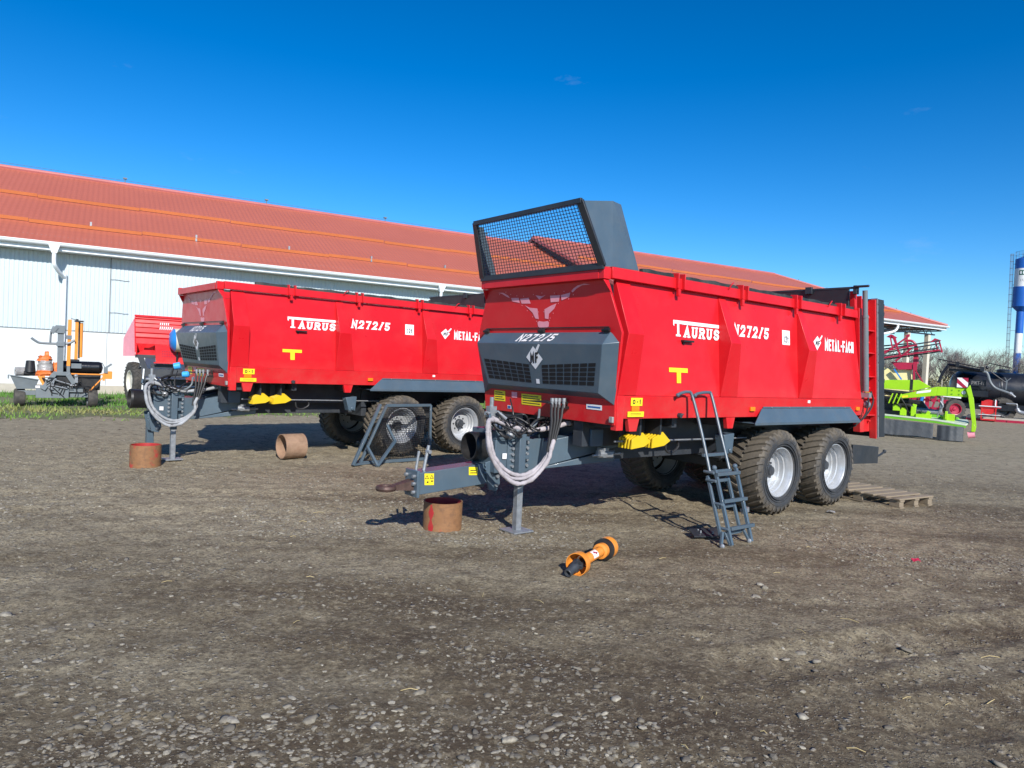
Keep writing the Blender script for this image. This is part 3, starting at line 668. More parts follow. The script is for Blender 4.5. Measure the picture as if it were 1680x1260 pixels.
    o_ = flat('capacity_plate', 'white', body, [side(2.98, 2.105), side(3.155, 2.105), side(3.155, 2.285), side(2.98, 2.285)])
    b = MB(T); put_strokes(b, '12t', 3.015, 3.12, 2.135, 2.215, off, .011, SN, .4); b.build('lettering', 'ink', o_, smooth=0)
    flat('sticker', 'sticker', body, [off(.79, 1.745), off(1.10, 1.745), off(1.10, 1.698), off(.985, 1.698), off(.985, 1.585), off(.915, 1.585), off(.915, 1.698), off(.79, 1.698)])
    rl = lambda x, y: (x, 1.0785, y); rl2 = lambda x, y: (x, 1.081, y)
    o_ = flat('sticker', 'sticker', body, [rl(.19, 1.345), rl(.36, 1.345), rl(.36, 1.425), rl(.19, 1.425)])
    b = MB(T); put_strokes(b, '0-1', .215, .335, 1.362, 1.408, rl2, .010, SN, .5); b.build('lettering', 'ink', o_, smooth=0)
    o_ = flat('sticker', 'sticker', body, [rl(.15, 1.235), rl(.39, 1.235), rl(.39, 1.288), rl(.15, 1.288)])
    b = MB(T)
    for k in range(2): b.box(.19, .35, 1.080, 1.0812, 1.254 + k * .016, 1.2575 + k * .016)
    b.build('lettering', 'ink', o_, smooth=0)
    b = MB(T); b.box(.205, .315, 1.074, 1.082, 1.292, 1.342); b.build('reflector', 'orange_refl', body)
    for u0_ in (2.30, 4.88):
        b = MB(T); b.box(u0_ - .045, u0_ + .045, 1.070, 1.092, 1.285, 1.335); b.build('reflector', 'orange_refl', body, bevel=.004)
    b = MB(T); b.box(3.54, 3.59, 1.074, 1.084, 1.385, 1.42); b.build('sticker', 'white', body)
    b = MB(T); b.box(1.0, 1.17, 1.0, 1.055, 2.025, 2.045); b.box(1.02, 1.05, .99, 1.03, 2.0, 2.030); b.build('handle', 'black', body)
    b = MB(T); b.cyl((.96, 1.06, 1.245), (.96, 1.10, 1.245), .026, 12); b.cyl((.96, 1.09, 1.245), (.985, 1.11, 1.262), .008, 8); b.build('latch', 'chassis', body)
    # ---------------- bull emblem and stickers on the front wall
    fr = lambda x, y: (pu(y) - .004, x, y)
    b = MB(T)
    for pts in BULL: b.poly([fr(x, y) for x, y in pts])
    for x, y in [(-.74, 2.50), (-.62, 2.52), (-.53, 2.49), (-.42, 2.47), (-.30, 2.46), (-.13, 2.47), (.01, 2.48), (.21, 2.47), (.36, 2.48), (.50, 2.44), (.43, 2.40), (.27, 2.36), (-.33, 2.36), (-.24, 2.30), (-.05, 2.28), (.04, 2.28), (.19, 2.26), (-.15, 2.23), (.14, 2.21), (-.08, 2.18), (.13, 2.185), (-.07, 2.11), (.12, 2.11)]:
        b.poly([(p[0] - .001, p[1], p[2]) for p in [fr(x + .007 * math.cos(t), y + .007 * math.sin(t)) for t in (0, 1.57, 3.14, 4.71)]])
    b.build('bull_emblem', 'pink', body, smooth=0)
    for x0_, x1_, y0_, y1_ in ((-.87, -.66, 1.265, 1.385), (-.36, -.02, 1.255, 1.375)):
        o_ = flat('sticker', 'sticker', body, [fr(x0_, y0_), fr(x1_, y0_), fr(x1_, y1_), fr(x0_, y1_)])
        b = MB(T)
        for r_ in range(4): y_ = y0_ + .018 + r_ * .026; b.poly([(p[0] - .002, p[1], p[2]) for p in (fr(x0_ + .02, y_), fr(x1_ - .02 - .03 * (r_ % 2), y_), fr(x1_ - .02 - .03 * (r_ % 2), y_ + .009), fr(x0_ + .02, y_ + .009))])
        b.build('lettering', 'ink', o_, smooth=0)
    flat('sticker', 'pink', body, [fr(-.54, 1.32), fr(-.44, 1.32), fr(-.44, 1.385), fr(-.54, 1.385)])
    for (x0_, x1_, y0_, y1_), (a0_, a1_, c0_, c1_) in (((-.62, -.55, 1.185, 1.225), (-.61, -.56, 1.19, 1.22)), ((.68, .90, 1.285, 1.335), (.70, .88, 1.302, 1.318))):
        o_ = flat('sticker', 'white', body, [fr(x0_, y0_), fr(x1_, y0_), fr(x1_, y1_), fr(x0_, y1_)])
        flat('lettering', 'blueink', o_, [(p[0] - .002, p[1], p[2]) for p in (fr(a0_, c0_), fr(a1_, c0_), fr(a1_, c1_), fr(a0_, c1_))])
    b = MB(T); b.box(-.045, -.018, 1.01, 1.06, 1.175, 1.235); b.build('position_lamp', 'film', body, bevel=.006)
    # ---------------- gray hood
    def H(v, z):
        """front face of the hood"""
        return (-.205 + (1.935 - z) / .48 * .10, v, z)
    b = MB(T); tb = [(-.088, -1.02, 2.06), (-.088, 1.02, 2.06)]; ft = [H(-1.03, 1.935), H(1.03, 1.935)]; fb = [H(-.905, 1.455), H(.905, 1.455)]
    co_ = [(-.045, -1.152, 1.965), (-.045, 1.152, 1.965)]; bb = [(-.030, -1.065, 1.345), (-.030, 1.065, 1.345)]; bc = [(-.034, -.93, 1.40), (-.034, .93, 1.40)]
    vs = tb + ft + fb + co_ + bb + bc
    b.add(vs, [[2, 3, 5, 4], [0, 1, 3, 2], [1, 7, 3], [0, 2, 6], [3, 7, 9, 5], [2, 4, 8, 6], [4, 5, 11, 10], [5, 9, 11], [4, 10, 8], [0, 6, 8, 10, 11, 9, 7, 1]])
    hood = b.build('hood', 'gray', root, smooth=20, bevel=.005)
    for s in (-1, 1):
        b = MB(T)
        for i in range(7):
            for j in range(5):
                def q(a, c):
                    xt = .10 + .83 * a; xb = .085 + .785 * a; zt = 1.712 + .045 * a; zb = 1.505 + .018 * a
                    p = H(s * (xt + (xb - xt) * c), zt + (zb - zt) * c); return (p[0] - .003, p[1], p[2])
                a0, a1, c0, c1 = i / 7 + .010, (i + 1) / 7 - .010, j / 5 + .022, (j + 1) / 5 - .022
                b.poly([q(a0, c0), q(a1, c0), q(a1, c1), q(a0, c1)])
        b.build('grille', 'grille_shade', hood, smooth=0)  # flat black quads on the hood: the shade of the openings is painted
    hf = lambda x, y: tuple(Vector(H(x, y)) + Vector((-.004, 0, 0))); hf2 = lambda x, y: tuple(Vector(H(x, y)) + Vector((-.007, 0, 0)))
    o_ = flat('logo', 'white', hood, [hf(-.135, 1.785), hf(.0, 1.905), hf(.135, 1.77), hf(.0, 1.658)])
    flat('logo_stem', 'white', o_, [hf(.035, 1.872), hf(.088, 1.928), hf(.114, 1.920), hf(.062, 1.850)])
    b = MB(T); put_strokes(b, 'MF', -.075, .060, 1.725, 1.835, lambda x, y: hf2(x, y + x * .12), .024, (-1, 0, 0), .3, .15); b.build('lettering', 'ink', o_, smooth=0)
    tpf = lambda x, y: (-.200 + .112 * y - .003, x, 1.9365 + .1235 * y + .0035)
    b = MB(T); put_strokes(b, 'N272/5', -.34, .27, .14, .80, lambda x, y: tpf(x, y), .12, (-.7, 0, .7), .32, .10, .0)
    b.v = []; b.f = []; b.m = []
    put_strokes(b, 'N272/5', -.33, .27, .0, .11, lambda x, y: tpf(x, .14 + y * 6.0), .022, (-.7, 0, .7), .32, .35, .018); b.build('lettering', 'white', hood, smooth=0)
    flat('sticker', 'white', hood, [hf(-.01, 1.505), hf(.045, 1.505), hf(.045, 1.555), hf(-.01, 1.555)])
    b = MB(T)
    for v in (-.98, .02, .98): b.box(-.11, -.075, v - .035, v + .035, 2.045, 2.10); b.cyl((-.115, v - .05, 2.075), (-.115, v + .05, 2.075), .014, 8)
    b.box(-.10, -.08, -1.0, 1.0, 2.104, 2.112)
    b.build('hinge', 'black', hood)
    # ---------------- fenders
    for s in (1, -1):
        b = MB(T)
        b.hexa([(2.50, s * 1.079, 1.318), (4.70, s * 1.079, 1.318), (4.70, s * 1.070, 1.305), (2.50, s * 1.070, 1.305)], [(2.27, s * 1.150, 1.150), (4.84, s * 1.150, 1.150), (4.84, s * 1.138, 1.146), (2.27, s * 1.138, 1.146)])
        b.hexa([(2.27, s * 1.152, 1.149), (4.84, s * 1.152, 1.149), (4.84, s * 1.138, 1.149), (2.27, s * 1.138, 1.149)], [(2.27, s * 1.152, 1.122), (4.84, s * 1.152, 1.122), (4.84, s * 1.138, 1.122), (2.27, s * 1.138, 1.122)])
        b.box(2.52, 4.68, s * 1.0775, s * 1.083, 1.3185, 1.338)
        b.box(2.30, 4.82, s * .62, s * 1.136, 1.136, 1.146)
        f_ = b.build('fender', 'gray', root, smooth=25, bevel=.003)
        b = MB(T)
        for u0_ in (2.7, 3.1, 3.6, 4.1, 4.5): MB(T).cyl((u0_, s * 1.08, 1.328), (u0_, s * 1.09, 1.328), .009, 6).build('bolt', 'steel', f_)
    # ---------------- chassis, axles, wheels
    b = MB(T)
    for s in (1, -1):
        b.box(.05, 5.15, s * .42, s * .56, .88, 1.214)
        b.box(2.55, 4.65, s * .44, s * .54, .60, .74)
        b.prism([(3.25, s * .43, .88), (3.95, s * .43, .88), (3.75, s * .43, .70), (3.45, s * .43, .70)], (0, s * .12, 0))
    for u0_ in (.15, 1.0, 1.9, 2.6, 3.6, 4.6): b.box(u0_, u0_ + .08, -.95, .95, 1.10, 1.212)
    b.box(.45, 2.35, -.40, .40, .70, .90); b.box(2.4, 2.5, -.62, .62, .66, 1.21); b.box(.35, .42, -.9, .38, .80, 1.21)  # undertray and cross panels, added to block light beneath the body
    for s in (1, -1): b.box(2.60, 4.62, s * .30, s * .415, .58, .95)  # side plates by the axles, likewise added to keep light out
    for u0_ in (2.94, 4.285): b.box(u0_ - .06, u0_ + .06, -.70, .70, .47, .59)
    ch = b.build('chassis', 'chassis', root, smooth=25, bevel=.004)
    b = MB(T); b.tube([(.28, .80, .955), (2.2, .80, .935), (3.2, .80, .93)], .010, 6); b.build('brake_line', 'steel', ch)
    b = MB(T); b.tube(smooth_path([(1.15, .75, .93), (1.18, .75, .82), (1.28, .75, .80), (1.38, .75, .86), (1.36, .75, .94)], 4), .014, 8); b.build('hose', 'rubber', ch)
    b = MB(T); b.prism([(1.92, .84, 1.0), (2.12, .84, 1.02), (2.10, .84, .78), (1.98, .84, .78)], (0, .14, 0)); b.cyl((2.04, .98, .82), (2.04, 1.0, .82), .03, 12); b.build('spring_bracket', 'gray', ch, bevel=.01)
    for u0_ in (2.94, 4.285):
        build_wheel(root, u0_, .885, 1); build_wheel(root, u0_, -.885, -1)
    # ---------------- yellow wheel chocks in their holder
    for u0_ in (.40, .72):
        b = MB(T)
        for k in range(5):
            v0_ = .74 + k * .042
            b.prism([(u0_, v0_, .885), (u0_ + .01, v0_, .99), (u0_ + .17, v0_, 1.055), (u0_ + .30, v0_, .955), (u0_ + .20, v0_, .905)], (0, .020, 0))
        b.prism([(u0_ + .03, .74, .92), (u0_ + .04, .74, .955), (u0_ + .16, .74, 1.0), (u0_ + .22, .74, .945), (u0_ + .18, .74, .93)], (0, .17, 0))
        ck = b.build('wheel_chock', 'yellow', root, bevel=.003)
        b = MB(T); b.box(u0_ + .10, u0_ + .125, .74, .94, 1.03, 1.21); b.box(u0_ + .02, u0_ + .26, .72, .735, .93, 1.21); b.build('holder', 'dark', ck)
    # ---------------- rear gate, cylinder, lamp bar
    b = MB(T)
    z0_, z1_ = 1.3, 2.985
    b.hexa([(4.985 + shear(z0_), -.925, z0_), (5.02 + shear(z0_), -.925, z0_), (5.02 + shear(z0_), .925, z0_), (4.985 + shear(z0_), .925, z0_)], [(4.985 + shear(z1_), -.925, z1_), (5.02 + shear(z1_), -.925, z1_), (5.02 + shear(z1_), .925, z1_), (4.985 + shear(z1_), .925, z1_)])
    b.bar((4.74, -.95, 2.992), (4.74, 1.06, 2.992), .035, .03); b.box(4.69, 4.73, .30, .40, 2.93, 3.03); b.cyl((4.70, 1.03, 3.0), (4.70, 1.22, 3.0), .018, 8); b.box(4.70, 4.78, 1.0, 1.05, 2.90, 3.02)
    b.build('tailgate', 'dark', root, bevel=.004)
    for s in (1, -1):
        b = MB(T); zc = lambda z: 5.10 + shear(z)
        b.cyl((zc(1.56), s * 1.10, 1.56), (zc(2.62), s * 1.10, 2.62), .040, 16); b.cyl((zc(2.62), s * 1.10, 2.62), (zc(2.96), s * 1.10, 2.96), .034, 14); b.cyl((zc(2.585), s * 1.10, 2.585), (zc(2.61), s * 1.10, 2.61), .045, 16)
        cy = b.build('hydraulic_cylinder', 'wrapgray', root)
        b = MB(T); b.box(5.02, 5.10, s * 1.03, s * 1.16, 1.47, 1.54); b.ball((5.10, s * 1.10, 1.37), .055, 12, 8); b.build('fitting', 'steel', cy)
        b = MB(T); b.tube(smooth_path([(5.12, s * 1.14, 1.56), (5.16, s * 1.16, 1.42), (5.05, s * 1.15, 1.26), (4.90, s * 1.08, 1.10), (4.86, s * .98, 1.02)], 5), .012, 8); b.tube(smooth_path([(5.05, s * 1.12, 1.54), (5.04, s * 1.15, 1.40), (4.98, s * 1.14, 1.22), (4.86, s * 1.06, 1.06)], 5), .012, 8); b.build('hose', 'rubber', cy)
        b = MB(T); b.box(5.10, 5.15, s * 1.05, s * 1.13, 1.47, 1.55); b.build('valve', 'yellow', cy)
    b = MB(T)
    def rr(m_, u0_, u1_, v0_, v1_, za, zb_):
        m_.hexa([(u0_ + shear(za), v0_, za), (u1_ + shear(za), v0_, za), (u1_ + shear(za), v1_, za), (u0_ + shear(za), v1_, za)], [(u0_ + shear(zb_), v0_, zb_), (u1_ + shear(zb_), v0_, zb_), (u1_ + shear(zb_), v1_, zb_), (u0_ + shear(zb_), v1_, zb_)])
    rr(b, 5.62, 5.86, -1.02, 1.02, .88, 2.90)
    for s in (1, -1):
        for z0_ in (2.82, 2.70, 2.10, 1.98, 1.72, 1.20): b.cyl((5.62 + shear(z0_), s * 1.02, z0_), (5.62 + shear(z0_), s * 1.05, z0_), .016, 8); b.box(5.86 + shear(z0_), 5.92 + shear(z0_), s * .95, s * 1.0, z0_ - .03, z0_ + .03)
    rg = b.build('rear_door', 'dark', root, bevel=.004)
    b = MB(T)
    for s in (1, -1): rr(b, 5.588, 5.618, s * .96, s * 1.045, .88, 2.90)
    b.build('edge_strip', 'steel', rg)
    b = MB(T); b.box(5.10, 5.15, -.95, .95, .50, .78); b.box(4.95, 5.10, .40, .46, .6, 1.0); b.box(4.95, 5.10, -.46, -.40, .6, 1.0)
    for s in (1, -1): b.prism([(5.15, s * .94, .50), (5.15, s * .94, .78), (5.92, s * .94, .72), (5.92, s * .94, .47)], (0, -s * .02, 0)); b.tube([(5.90, s * .9, .55), (6.12, s * .9, .60), (6.20, s * .9, .63)], .016, 8); b.ball((6.21, s * .9, .635), .03, 8, 6)
    b.build('lamp_bar', 'dark', root, bevel=.004)
    # ---------------- drawbar
    b = MB(T)
    if guard: b.hexa([(-1.60, -.10, .425), (-1.60, .10, .425), (-1.60, .10, .635), (-1.60, -.10, .635)], [(-.80, -.10, .480), (-.80, .10, .480), (-.80, .10, .690), (-.80, -.10, .690)])
    if guard: b.box(-1.635, -1.602, -.115, .115, .40, .655)
    b.prism([(-.86, -.125, .70), (-.70, -.125, .74), (-.66, -.125, .48), (-.70, -.125, .40), (-.80, -.125, .42)], (0, .025, 0)); b.prism([(-.86, .105, .70), (-.70, .105, .74), (-.66, .105, .48), (-.70, .105, .40), (-.80, .105, .42)], (0, .025, 0))
    for k in range(3): b.prism([(-.86, .102, .68 - k * .04), (-.86, .112, .665 - k * .04), (-.74, .112, .672 - k * .04), (-.74, .102, .688 - k * .04)], (0, .02, 0))
    # headstock of bolted plates, then the forked beams to the chassis
    b.box(-.80, -.165, -.205, .205, .600, .935); b.box(-.80, -.62, -.207, .207, .936, 1.03)
    b.box(-.655, -.375, .206, .222, .59, .985); b.box(-.655, -.375, -.222, -.206, .59, .985)
    for s in (1, -1):
        b.hexa([(-.17, s * .06, .63), (-.17, s * .20, .63), (-.17, s * .20, .90), (-.17, s * .06, .90)], [(.75, s * .40, .88), (.75, s * .54, .88), (.75, s * .54, 1.10), (.75, s * .40, 1.10)])
        b.hexa([(-.17, s * .07, .605), (-.17, s * .19, .605), (-.17, s * .19, .625), (-.17, s * .07, .625)], [(.62, s * .36, .70), (.62, s * .50, .70), (.62, s * .50, .82), (.62, s * .36, .82)])
    b.box(.16, .34, .44, .58, .88, 1.06)
    db = b.build('drawbar', 'gray', root, smooth=25, bevel=.006)
    b = MB(T)
    if guard: b.hexa([(-1.636, -.055, .46), (-1.636, .055, .46), (-1.636, .055, .56), (-1.636, -.055, .56)], [(-1.82, -.035, .475), (-1.82, .035, .475), (-1.82, .035, .52), (-1.82, -.035, .52)])
    if guard:
        b.lathe([(-.022, .055), (-.022, .088), (0, .098), (.022, .088), (.022, .055), (0, .048)], (-1.90, 0, .495), (0, 0, 1), 24, closed=True)
        b.build('towing_eye', 'hookred', db, smooth=40)
    bolt = lambda p, q, r_: MB(T).cyl(p, q, r_, 6).build('bolt', 'steel', db)
    for v in (-.07, .07) if guard else ():
        for z in (.45, .53, .60): bolt((-1.636, v, z), (-1.665, v, z), .018)
    for z in (.905, .845, .785, .725, .665):
        for u0_ in (-.600, -.410): bolt((u0_, .222, z), (u0_, .248, z), .017)
    for u0_, z in ((-.72, .56), (-.73, .47)): bolt((u0_, .13, z), (u0_, .165, z), .022)
    f_ = lambda x, y: (x, .106, y)
    if guard:
        o_ = flat('sticker', 'sticker', db, [(x, .1035, y) for x, y in [(-1.553, .627), (-1.447, .622), (-1.443, .510), (-1.547, .516)]])
        b = MB(T)
        for cx in (-1.525, -1.472): b.add([f_(cx - .022, .575), f_(cx + .022, .573), f_(cx, .612), f_(cx - .014, .579), f_(cx + .014, .578), f_(cx, .602)], [[0, 1, 4, 3], [1, 2, 5, 4], [2, 0, 3, 5]])
        b.poly([f_(-1.53, .535), f_(-1.505, .535), f_(-1.51, .56)]); b.poly([f_(-1.48, .545), f_(-1.455, .544), f_(-1.455, .555), f_(-1.48, .556)]); b.build('lettering', 'ink', o_, smooth=0)
        o_ = flat('sticker', 'sticker', db, [(x, .1035, y) for x, y in [(-1.043, .662), (-.935, .656), (-.931, .575), (-1.039, .581)]])
        b = MB(T)
        for y_ in (.62, .595): b.poly([f_(-1.025, y_ + .012), f_(-.95, y_ + .008), f_(-.95, y_), f_(-1.025, y_ + .004)])
        b.build('lettering', 'ink', o_, smooth=0)
    b = MB(T); b.poly([(x, .2245, y) for x, y in ((-.722, .80), (-.668, .798), (-.668, .742), (-.722, .744))][::1]); b.build('sticker', 'white', db, smooth=0)
    if guard: b = MB(T); b.tube([(-1.50, .0, .64), (-1.49, .0, .70), (-1.455, .0, .88)], .016, 8); b.tube([(-1.56, -.05, .62), (-1.53, -.05, .82)], .014, 8); b.cyl((-1.46, -.02, .82), (-1.46, .04, .82), .02, 8); b.build('latch_lever', 'steel', db)
    # jack
    b = MB(T); b.bar((-.535, .275, .46), (-.535, .275, 1.0), .085, .085, (1, 0, 0)); b.box(-.50, -.44, .245, .305, .93, .97); b.box(-.50, -.44, .245, .305, .74, .78)
    jk = b.build('support_jack', 'gray', root, bevel=.006)
    b = MB(T); b.bar((-.535, .275, .02), (-.535, .275, .50), .068, .068, (1, 0, 0)); b.box(-.66, -.41, .15, .40, .006, .022); b.build('foot', 'steel', jk, bevel=.003)
    b = MB(T); b.tube(smooth_path([(-.60, .27, 1.03), (-.47, .27, 1.045), (-.36, .25, 1.07), (-.285, .24, 1.14), (-.275, .24, 1.25)], 4), .013, 8); b.build('crank', 'wrapgray', jk)
    # driveshaft guard tube
    b = MB(T); b.lathe([(0, .142), (.03, .148), (.045, .142), (.26, .138), (.30, .10), (.30, .04), (.20, .04), (.19, .125), (.04, .128), (0, .130)], (-.985 - (0 if guard else .10), .0, .858 + (0 if guard else .045)), (1, .0, -.03), 36, closed=True)
    b.build('shaft_guard', 'black', root)
    # a second jack leg standing under the headstock
    if not guard:
        b = MB(T); b.bar((-.74, -.22, .0), (-.74, -.22, .75), .10, .10, (1, 0, 0)); b.box(-.86, -.62, -.34, -.10, .002, .014); b.build('support_leg', 'gray', root, bevel=.005)
    # hoses
    sl = sleeve
    for nm, pts, r_ in (('hose_bundle', [(-.93, .30, 1.16), (-1.02, .37, 1.15), (-1.055, .42, 1.078), (-1.039, .43, .967), (-1.01, .43, .865), (-.955, .43, .773), (-.865, .43, .69), (-.746, .43, .625), (-.626, .43, .606), (-.508, .43, .632), (-.389, .43, .70), (-.301, .43, .791), (-.26, .43, .884), (-.233, .43, .965)], .020),
                        ('hose_bundle', [(-.95, .34, 1.15), (-1.06, .42, 1.15), (-1.112, .48, 1.09), (-1.11, .485, 1.0), (-1.074, .49, .853), (-.998, .49, .728), (-.893, .49, .621), (-.774, .49, .550), (-.671, .49, .536), (-.539, .49, .573), (-.423, .49, .663), (-.337, .49, .764), (-.296, .48, .869), (-.257, .47, .955)], .022),
                        ('hose_bundle', [(-.90, .28, 1.16), (-1.0, .36, 1.14), (-1.075, .44, 1.06), (-1.085, .445, .93), (-1.03, .45, .80), (-.93, .45, .69), (-.80, .45, .60), (-.66, .45, .575), (-.52, .45, .605), (-.40, .45, .69), (-.315, .45, .80), (-.27, .44, .93)], .017),
                        ('hose_bundle', [(-.95, .30, 1.165), (-.84, .30, 1.13), (-.72, .28, 1.085), (-.60, .26, 1.06), (-.44, .27, 1.035), (-.288, .30, 1.042), (-.096, .32, 1.068), (.05, .32, 1.10), (.16, .30, 1.095)], .025)):
        if not guard: pts = [(p[0] * (.88 if p[0] < -.3 else 1), p[1], p[2]) for p in pts]
        P = smooth_path(pts, 7); rs = [r_ * (1 + .16 * math.sin(i * .83) * math.sin(i * .31 + 1) + .09 * math.sin(i * 1.9) * math.sin(i * .47)) for i in range(len(P))]
        rs[0] *= .5; rs[-1] *= .55
        MB(T).tube(P, rs, 12).build(nm, sl, root, smooth=60)
    for i, (a, c, e) in enumerate([((-.276, .43, 1.322), (-.287, .45, 1.10), (-.323, .45, .83)), ((-.228, .43, 1.322), (-.245, .45, 1.12), (-.288, .45, .87)), ((-.18, .43, 1.316), (-.207, .45, 1.131), (-.259, .45, .90)), ((-.115, .43, 1.316), (-.16, .45, 1.16), (-.231, .45, .93))]):
        b = MB(T); b.tube(smooth_path([a, ((a[0] + c[0]) / 2 - .003, .44, (a[2] + c[2]) / 2), c, e], 4), .015, 8); h_ = b.build('hydraulic_hose', 'rubber', root)
        b = MB(T); b.cyl((a[0] + .004, .43, 1.36), (a[0], .43, 1.28), .017, 8); b.cyl((a[0] + .004, .43, 1.375), (a[0] + .004, .43, 1.34), .021, 6); b.build('coupling', 'steel', h_)
    gh = random.Random(21 if guard else 22)
    for k in range(7):
        x0_ = -1.0 + gh.uniform(0, .35); b = MB(T)
        b.tube(smooth_path([(x0_, gh.uniform(.05, .30), 1.16 + gh.uniform(-.03, .10)), (x0_ + .10, gh.uniform(.2, .42), 1.10 + gh.uniform(-.1, .12)), (x0_ + .28, gh.uniform(.15, .35), 1.02 + gh.uniform(-.06, .1)), (x0_ + .50, gh.uniform(.0, .3), 1.04 + gh.uniform(-.02, .12)), (x0_ + .85, gh.uniform(.0, .3), 1.08 + gh.uniform(-.05, .1))], 5), gh.choice((.007, .009, .012)), 6)
        b.build('hose', 'rubber', root, smooth=60)
    b = MB(T); b.box(-.30, .06, .38, .41, 1.315, 1.335); b.box(-.12, .10, .36, .42, 1.26, 1.29)
    for k in range(3): b.cyl((-.02 + k * .04, .39, 1.29), (-.05 + k * .04, .39, 1.37), .010, 6)
    b.box(-.30, -.04, .10, .40, 1.318, 1.330)
    b.build('hose_rack', 'black', root, bevel=.003)
    b = MB(T); b.tube(smooth_path([(-.94, .24, 1.03), (-.95, .26, 1.15), (-.985, .33, 1.20), (-1.0, .36, 1.15)], 4), .014, 8); b.bar((-.72, .0, 1.03), (-.93, .22, 1.05), .05, .05)
    b.build('hose_hook', 'gray', root)
    # brake valve with its lines
    b = MB(T); b.box(-.86, -.78, .10, .17, 1.16, 1.27); b.cyl((-.82, .135, 1.27), (-.82, .135, 1.36), .022, 10); b.cyl((-.90, .14, 1.20), (-.70, .14, 1.19), .020, 8); b.cyl((-.80, .20, 1.22), (-.71, .24, 1.15), .018, 8)
    b.cyl((-.82, .135, 1.02), (-.82, .135, 1.16), .018, 8)
    vb = b.build('brake_valve', 'steel', root)
    b = MB(T)
    for k in range(6):
        x0_ = -.76 + k * .05; b.tube(smooth_path([(x0_, .12, 1.17), (x0_ + .02, .15, 1.08), (x0_ + .06, .1, 1.0)], 3), .007, 6)
    b.tube(smooth_path([(-.45, .05, 1.04), (-.48, .06, 1.2), (-.40, -.1, 1.33)], 4), .008, 6); b.tube(smooth_path([(-.88, .18, 1.14), (-.80, .30, 1.0), (-.72, .30, .97)], 4), .016, 8)
    b.build('line', 'rubber', vb)
    MB(T).cyl((-.52, -.10, 1.03), (-.52, .12, 1.03), .075, 16).build('valve_block', 'steel', root)
    b = MB(T); b.ball((-.66, .25, .985), .045, 10, 8); b.cyl((-.74, .25, 1.09), (-.66, .25, .985), .022, 8); b.build('ball_coupling', 'steel', root)
    b = MB(T); b.cyl((.30, .56, .80), (.48, .58, .79), .045, 10); b.cyl((.22, .56, .78), (.62, .58, .79), .014, 8); b.box(.34, .42, .5, .6, .76, .86); b.build('brake_actuator', 'steel', root)
    if not guard:
        b = MB(T); b.lathe([(0, .0005), (0, .05), (.09, .055), (.10, .03)], (-.47, -.05, 1.395), (.8, .3, .2), 16); b.build('cap', 'blue2', root)
        b = MB(T); b.lathe([(0, .0005), (0, .045), (.08, .05), (.10, .03)], (-.34, -.05, 1.275), (.8, .45, .1), 16); b.build('cap', 'blue2', root)
        b = MB(T); b.tube(smooth_path([(-.85, .22, 1.12), (-.60, .0, 1.24), (-.34, -.05, 1.28)], 4), .018, 8); b.tube(smooth_path([(-.85, .22, 1.1), (-.55, -.05, 1.2), (-.47, -.05, 1.39)], 4), .016, 8); b.build('hose', 'rubber', root)
    # ---------------- mesh guard above the front wall
    if guard:
        bl, br, tl, tr_ = (-.205, -1.0, 2.684), (-.205, 1.0, 2.684), (-.43, -.88, 3.285), (-.43, .88, 3.285)
        b = MB(T)
        b.bar(bl, br, .03, .06); b.bar(tl, tr_, .03, .05)
        for p, q in ((bl, tl), (br, tr_)): b.bar(Vector(p) + Vector((0, -.02 if p[1] > 0 else .02, 0)), Vector(q) + Vector((0, -.02 if p[1] > 0 else .02, 0)), .085, .025, (1, 0, 0))
        gd = b.build('front_guard', 'dark', root, bevel=.003)
        b = MB(T); bl_, br_, tl_, tr2 = map(Vector, (bl, br, tl, tr_))
        at = lambda a, c: (bl_ * (1 - a) + br_ * a) * (1 - c) + (tl_ * (1 - a) + tr2 * a) * c
        for i in range(1, 42): b.bar(at(i / 42, .02), at(i / 42, .98), .0048, .0048, (1, 0, 0))
        for j in range(1, 20): b.bar(at(.02, j / 20), at(.98, j / 20), .005, .0055)
        b.build('wire_mesh', 'dark', gd, smooth=0)
        for s in (1, -1):
            b = MB(T)
            if s < 0: side_geo = ((-.195, -1.008, 2.682), (-.42, -.888, 3.285), (-.10, -1.012, 2.684), (-.35, -.90, 3.262), (.02, -.985, 2.69), (-.30, -.89, 3.262))
            fb_, ft_ = (-.195, s * 1.008, 2.682), (-.42, s * .888, 3.285); mb_, mt = (-.10, s * 1.012, 2.69), (-.03, s * .905, 3.348); rb2, rt2 = (.305, s * .985, 2.70), (.125, s * .868, 3.345)
            if s < 0: fb_, ft_, mb_, mt, rb2, rt2 = side_geo
            for q in ([fb_, mb_, mt, ft_], [mb_, rb2, rt2, mt]): b.hexa(q, [(p[0], p[1] - s * .012, p[2]) for p in q])
            b.build('side_panel', 'gray', gd, smooth=0)
    return root

build_spreader('red manure spreader in front, gray mesh guard above its nose, ladder leaning on it', (0.364, 7.730, 0), 51.47, True, 'sleeve')
build_spreader('red manure spreader further back, no mesh guard on its nose, beside the white warehouse', (-4.82, 11.17, 0.02), 49.77, False, 'sleeve2')
# ------------------------------------------------------------------ warehouse
# local frame: x along the wall (to the right), y away from the yard, z up
Mw = Vector((math.sin(R(150.16)), math.cos(R(150.16)), 0))
WH = thing('warehouse', 'long white metal warehouse with red tiled roof behind the machines', 'warehouse', -28.0 * Mw, R(90 - 60.16))
XL, XS, XE = -16.0, 22.0, 49.7

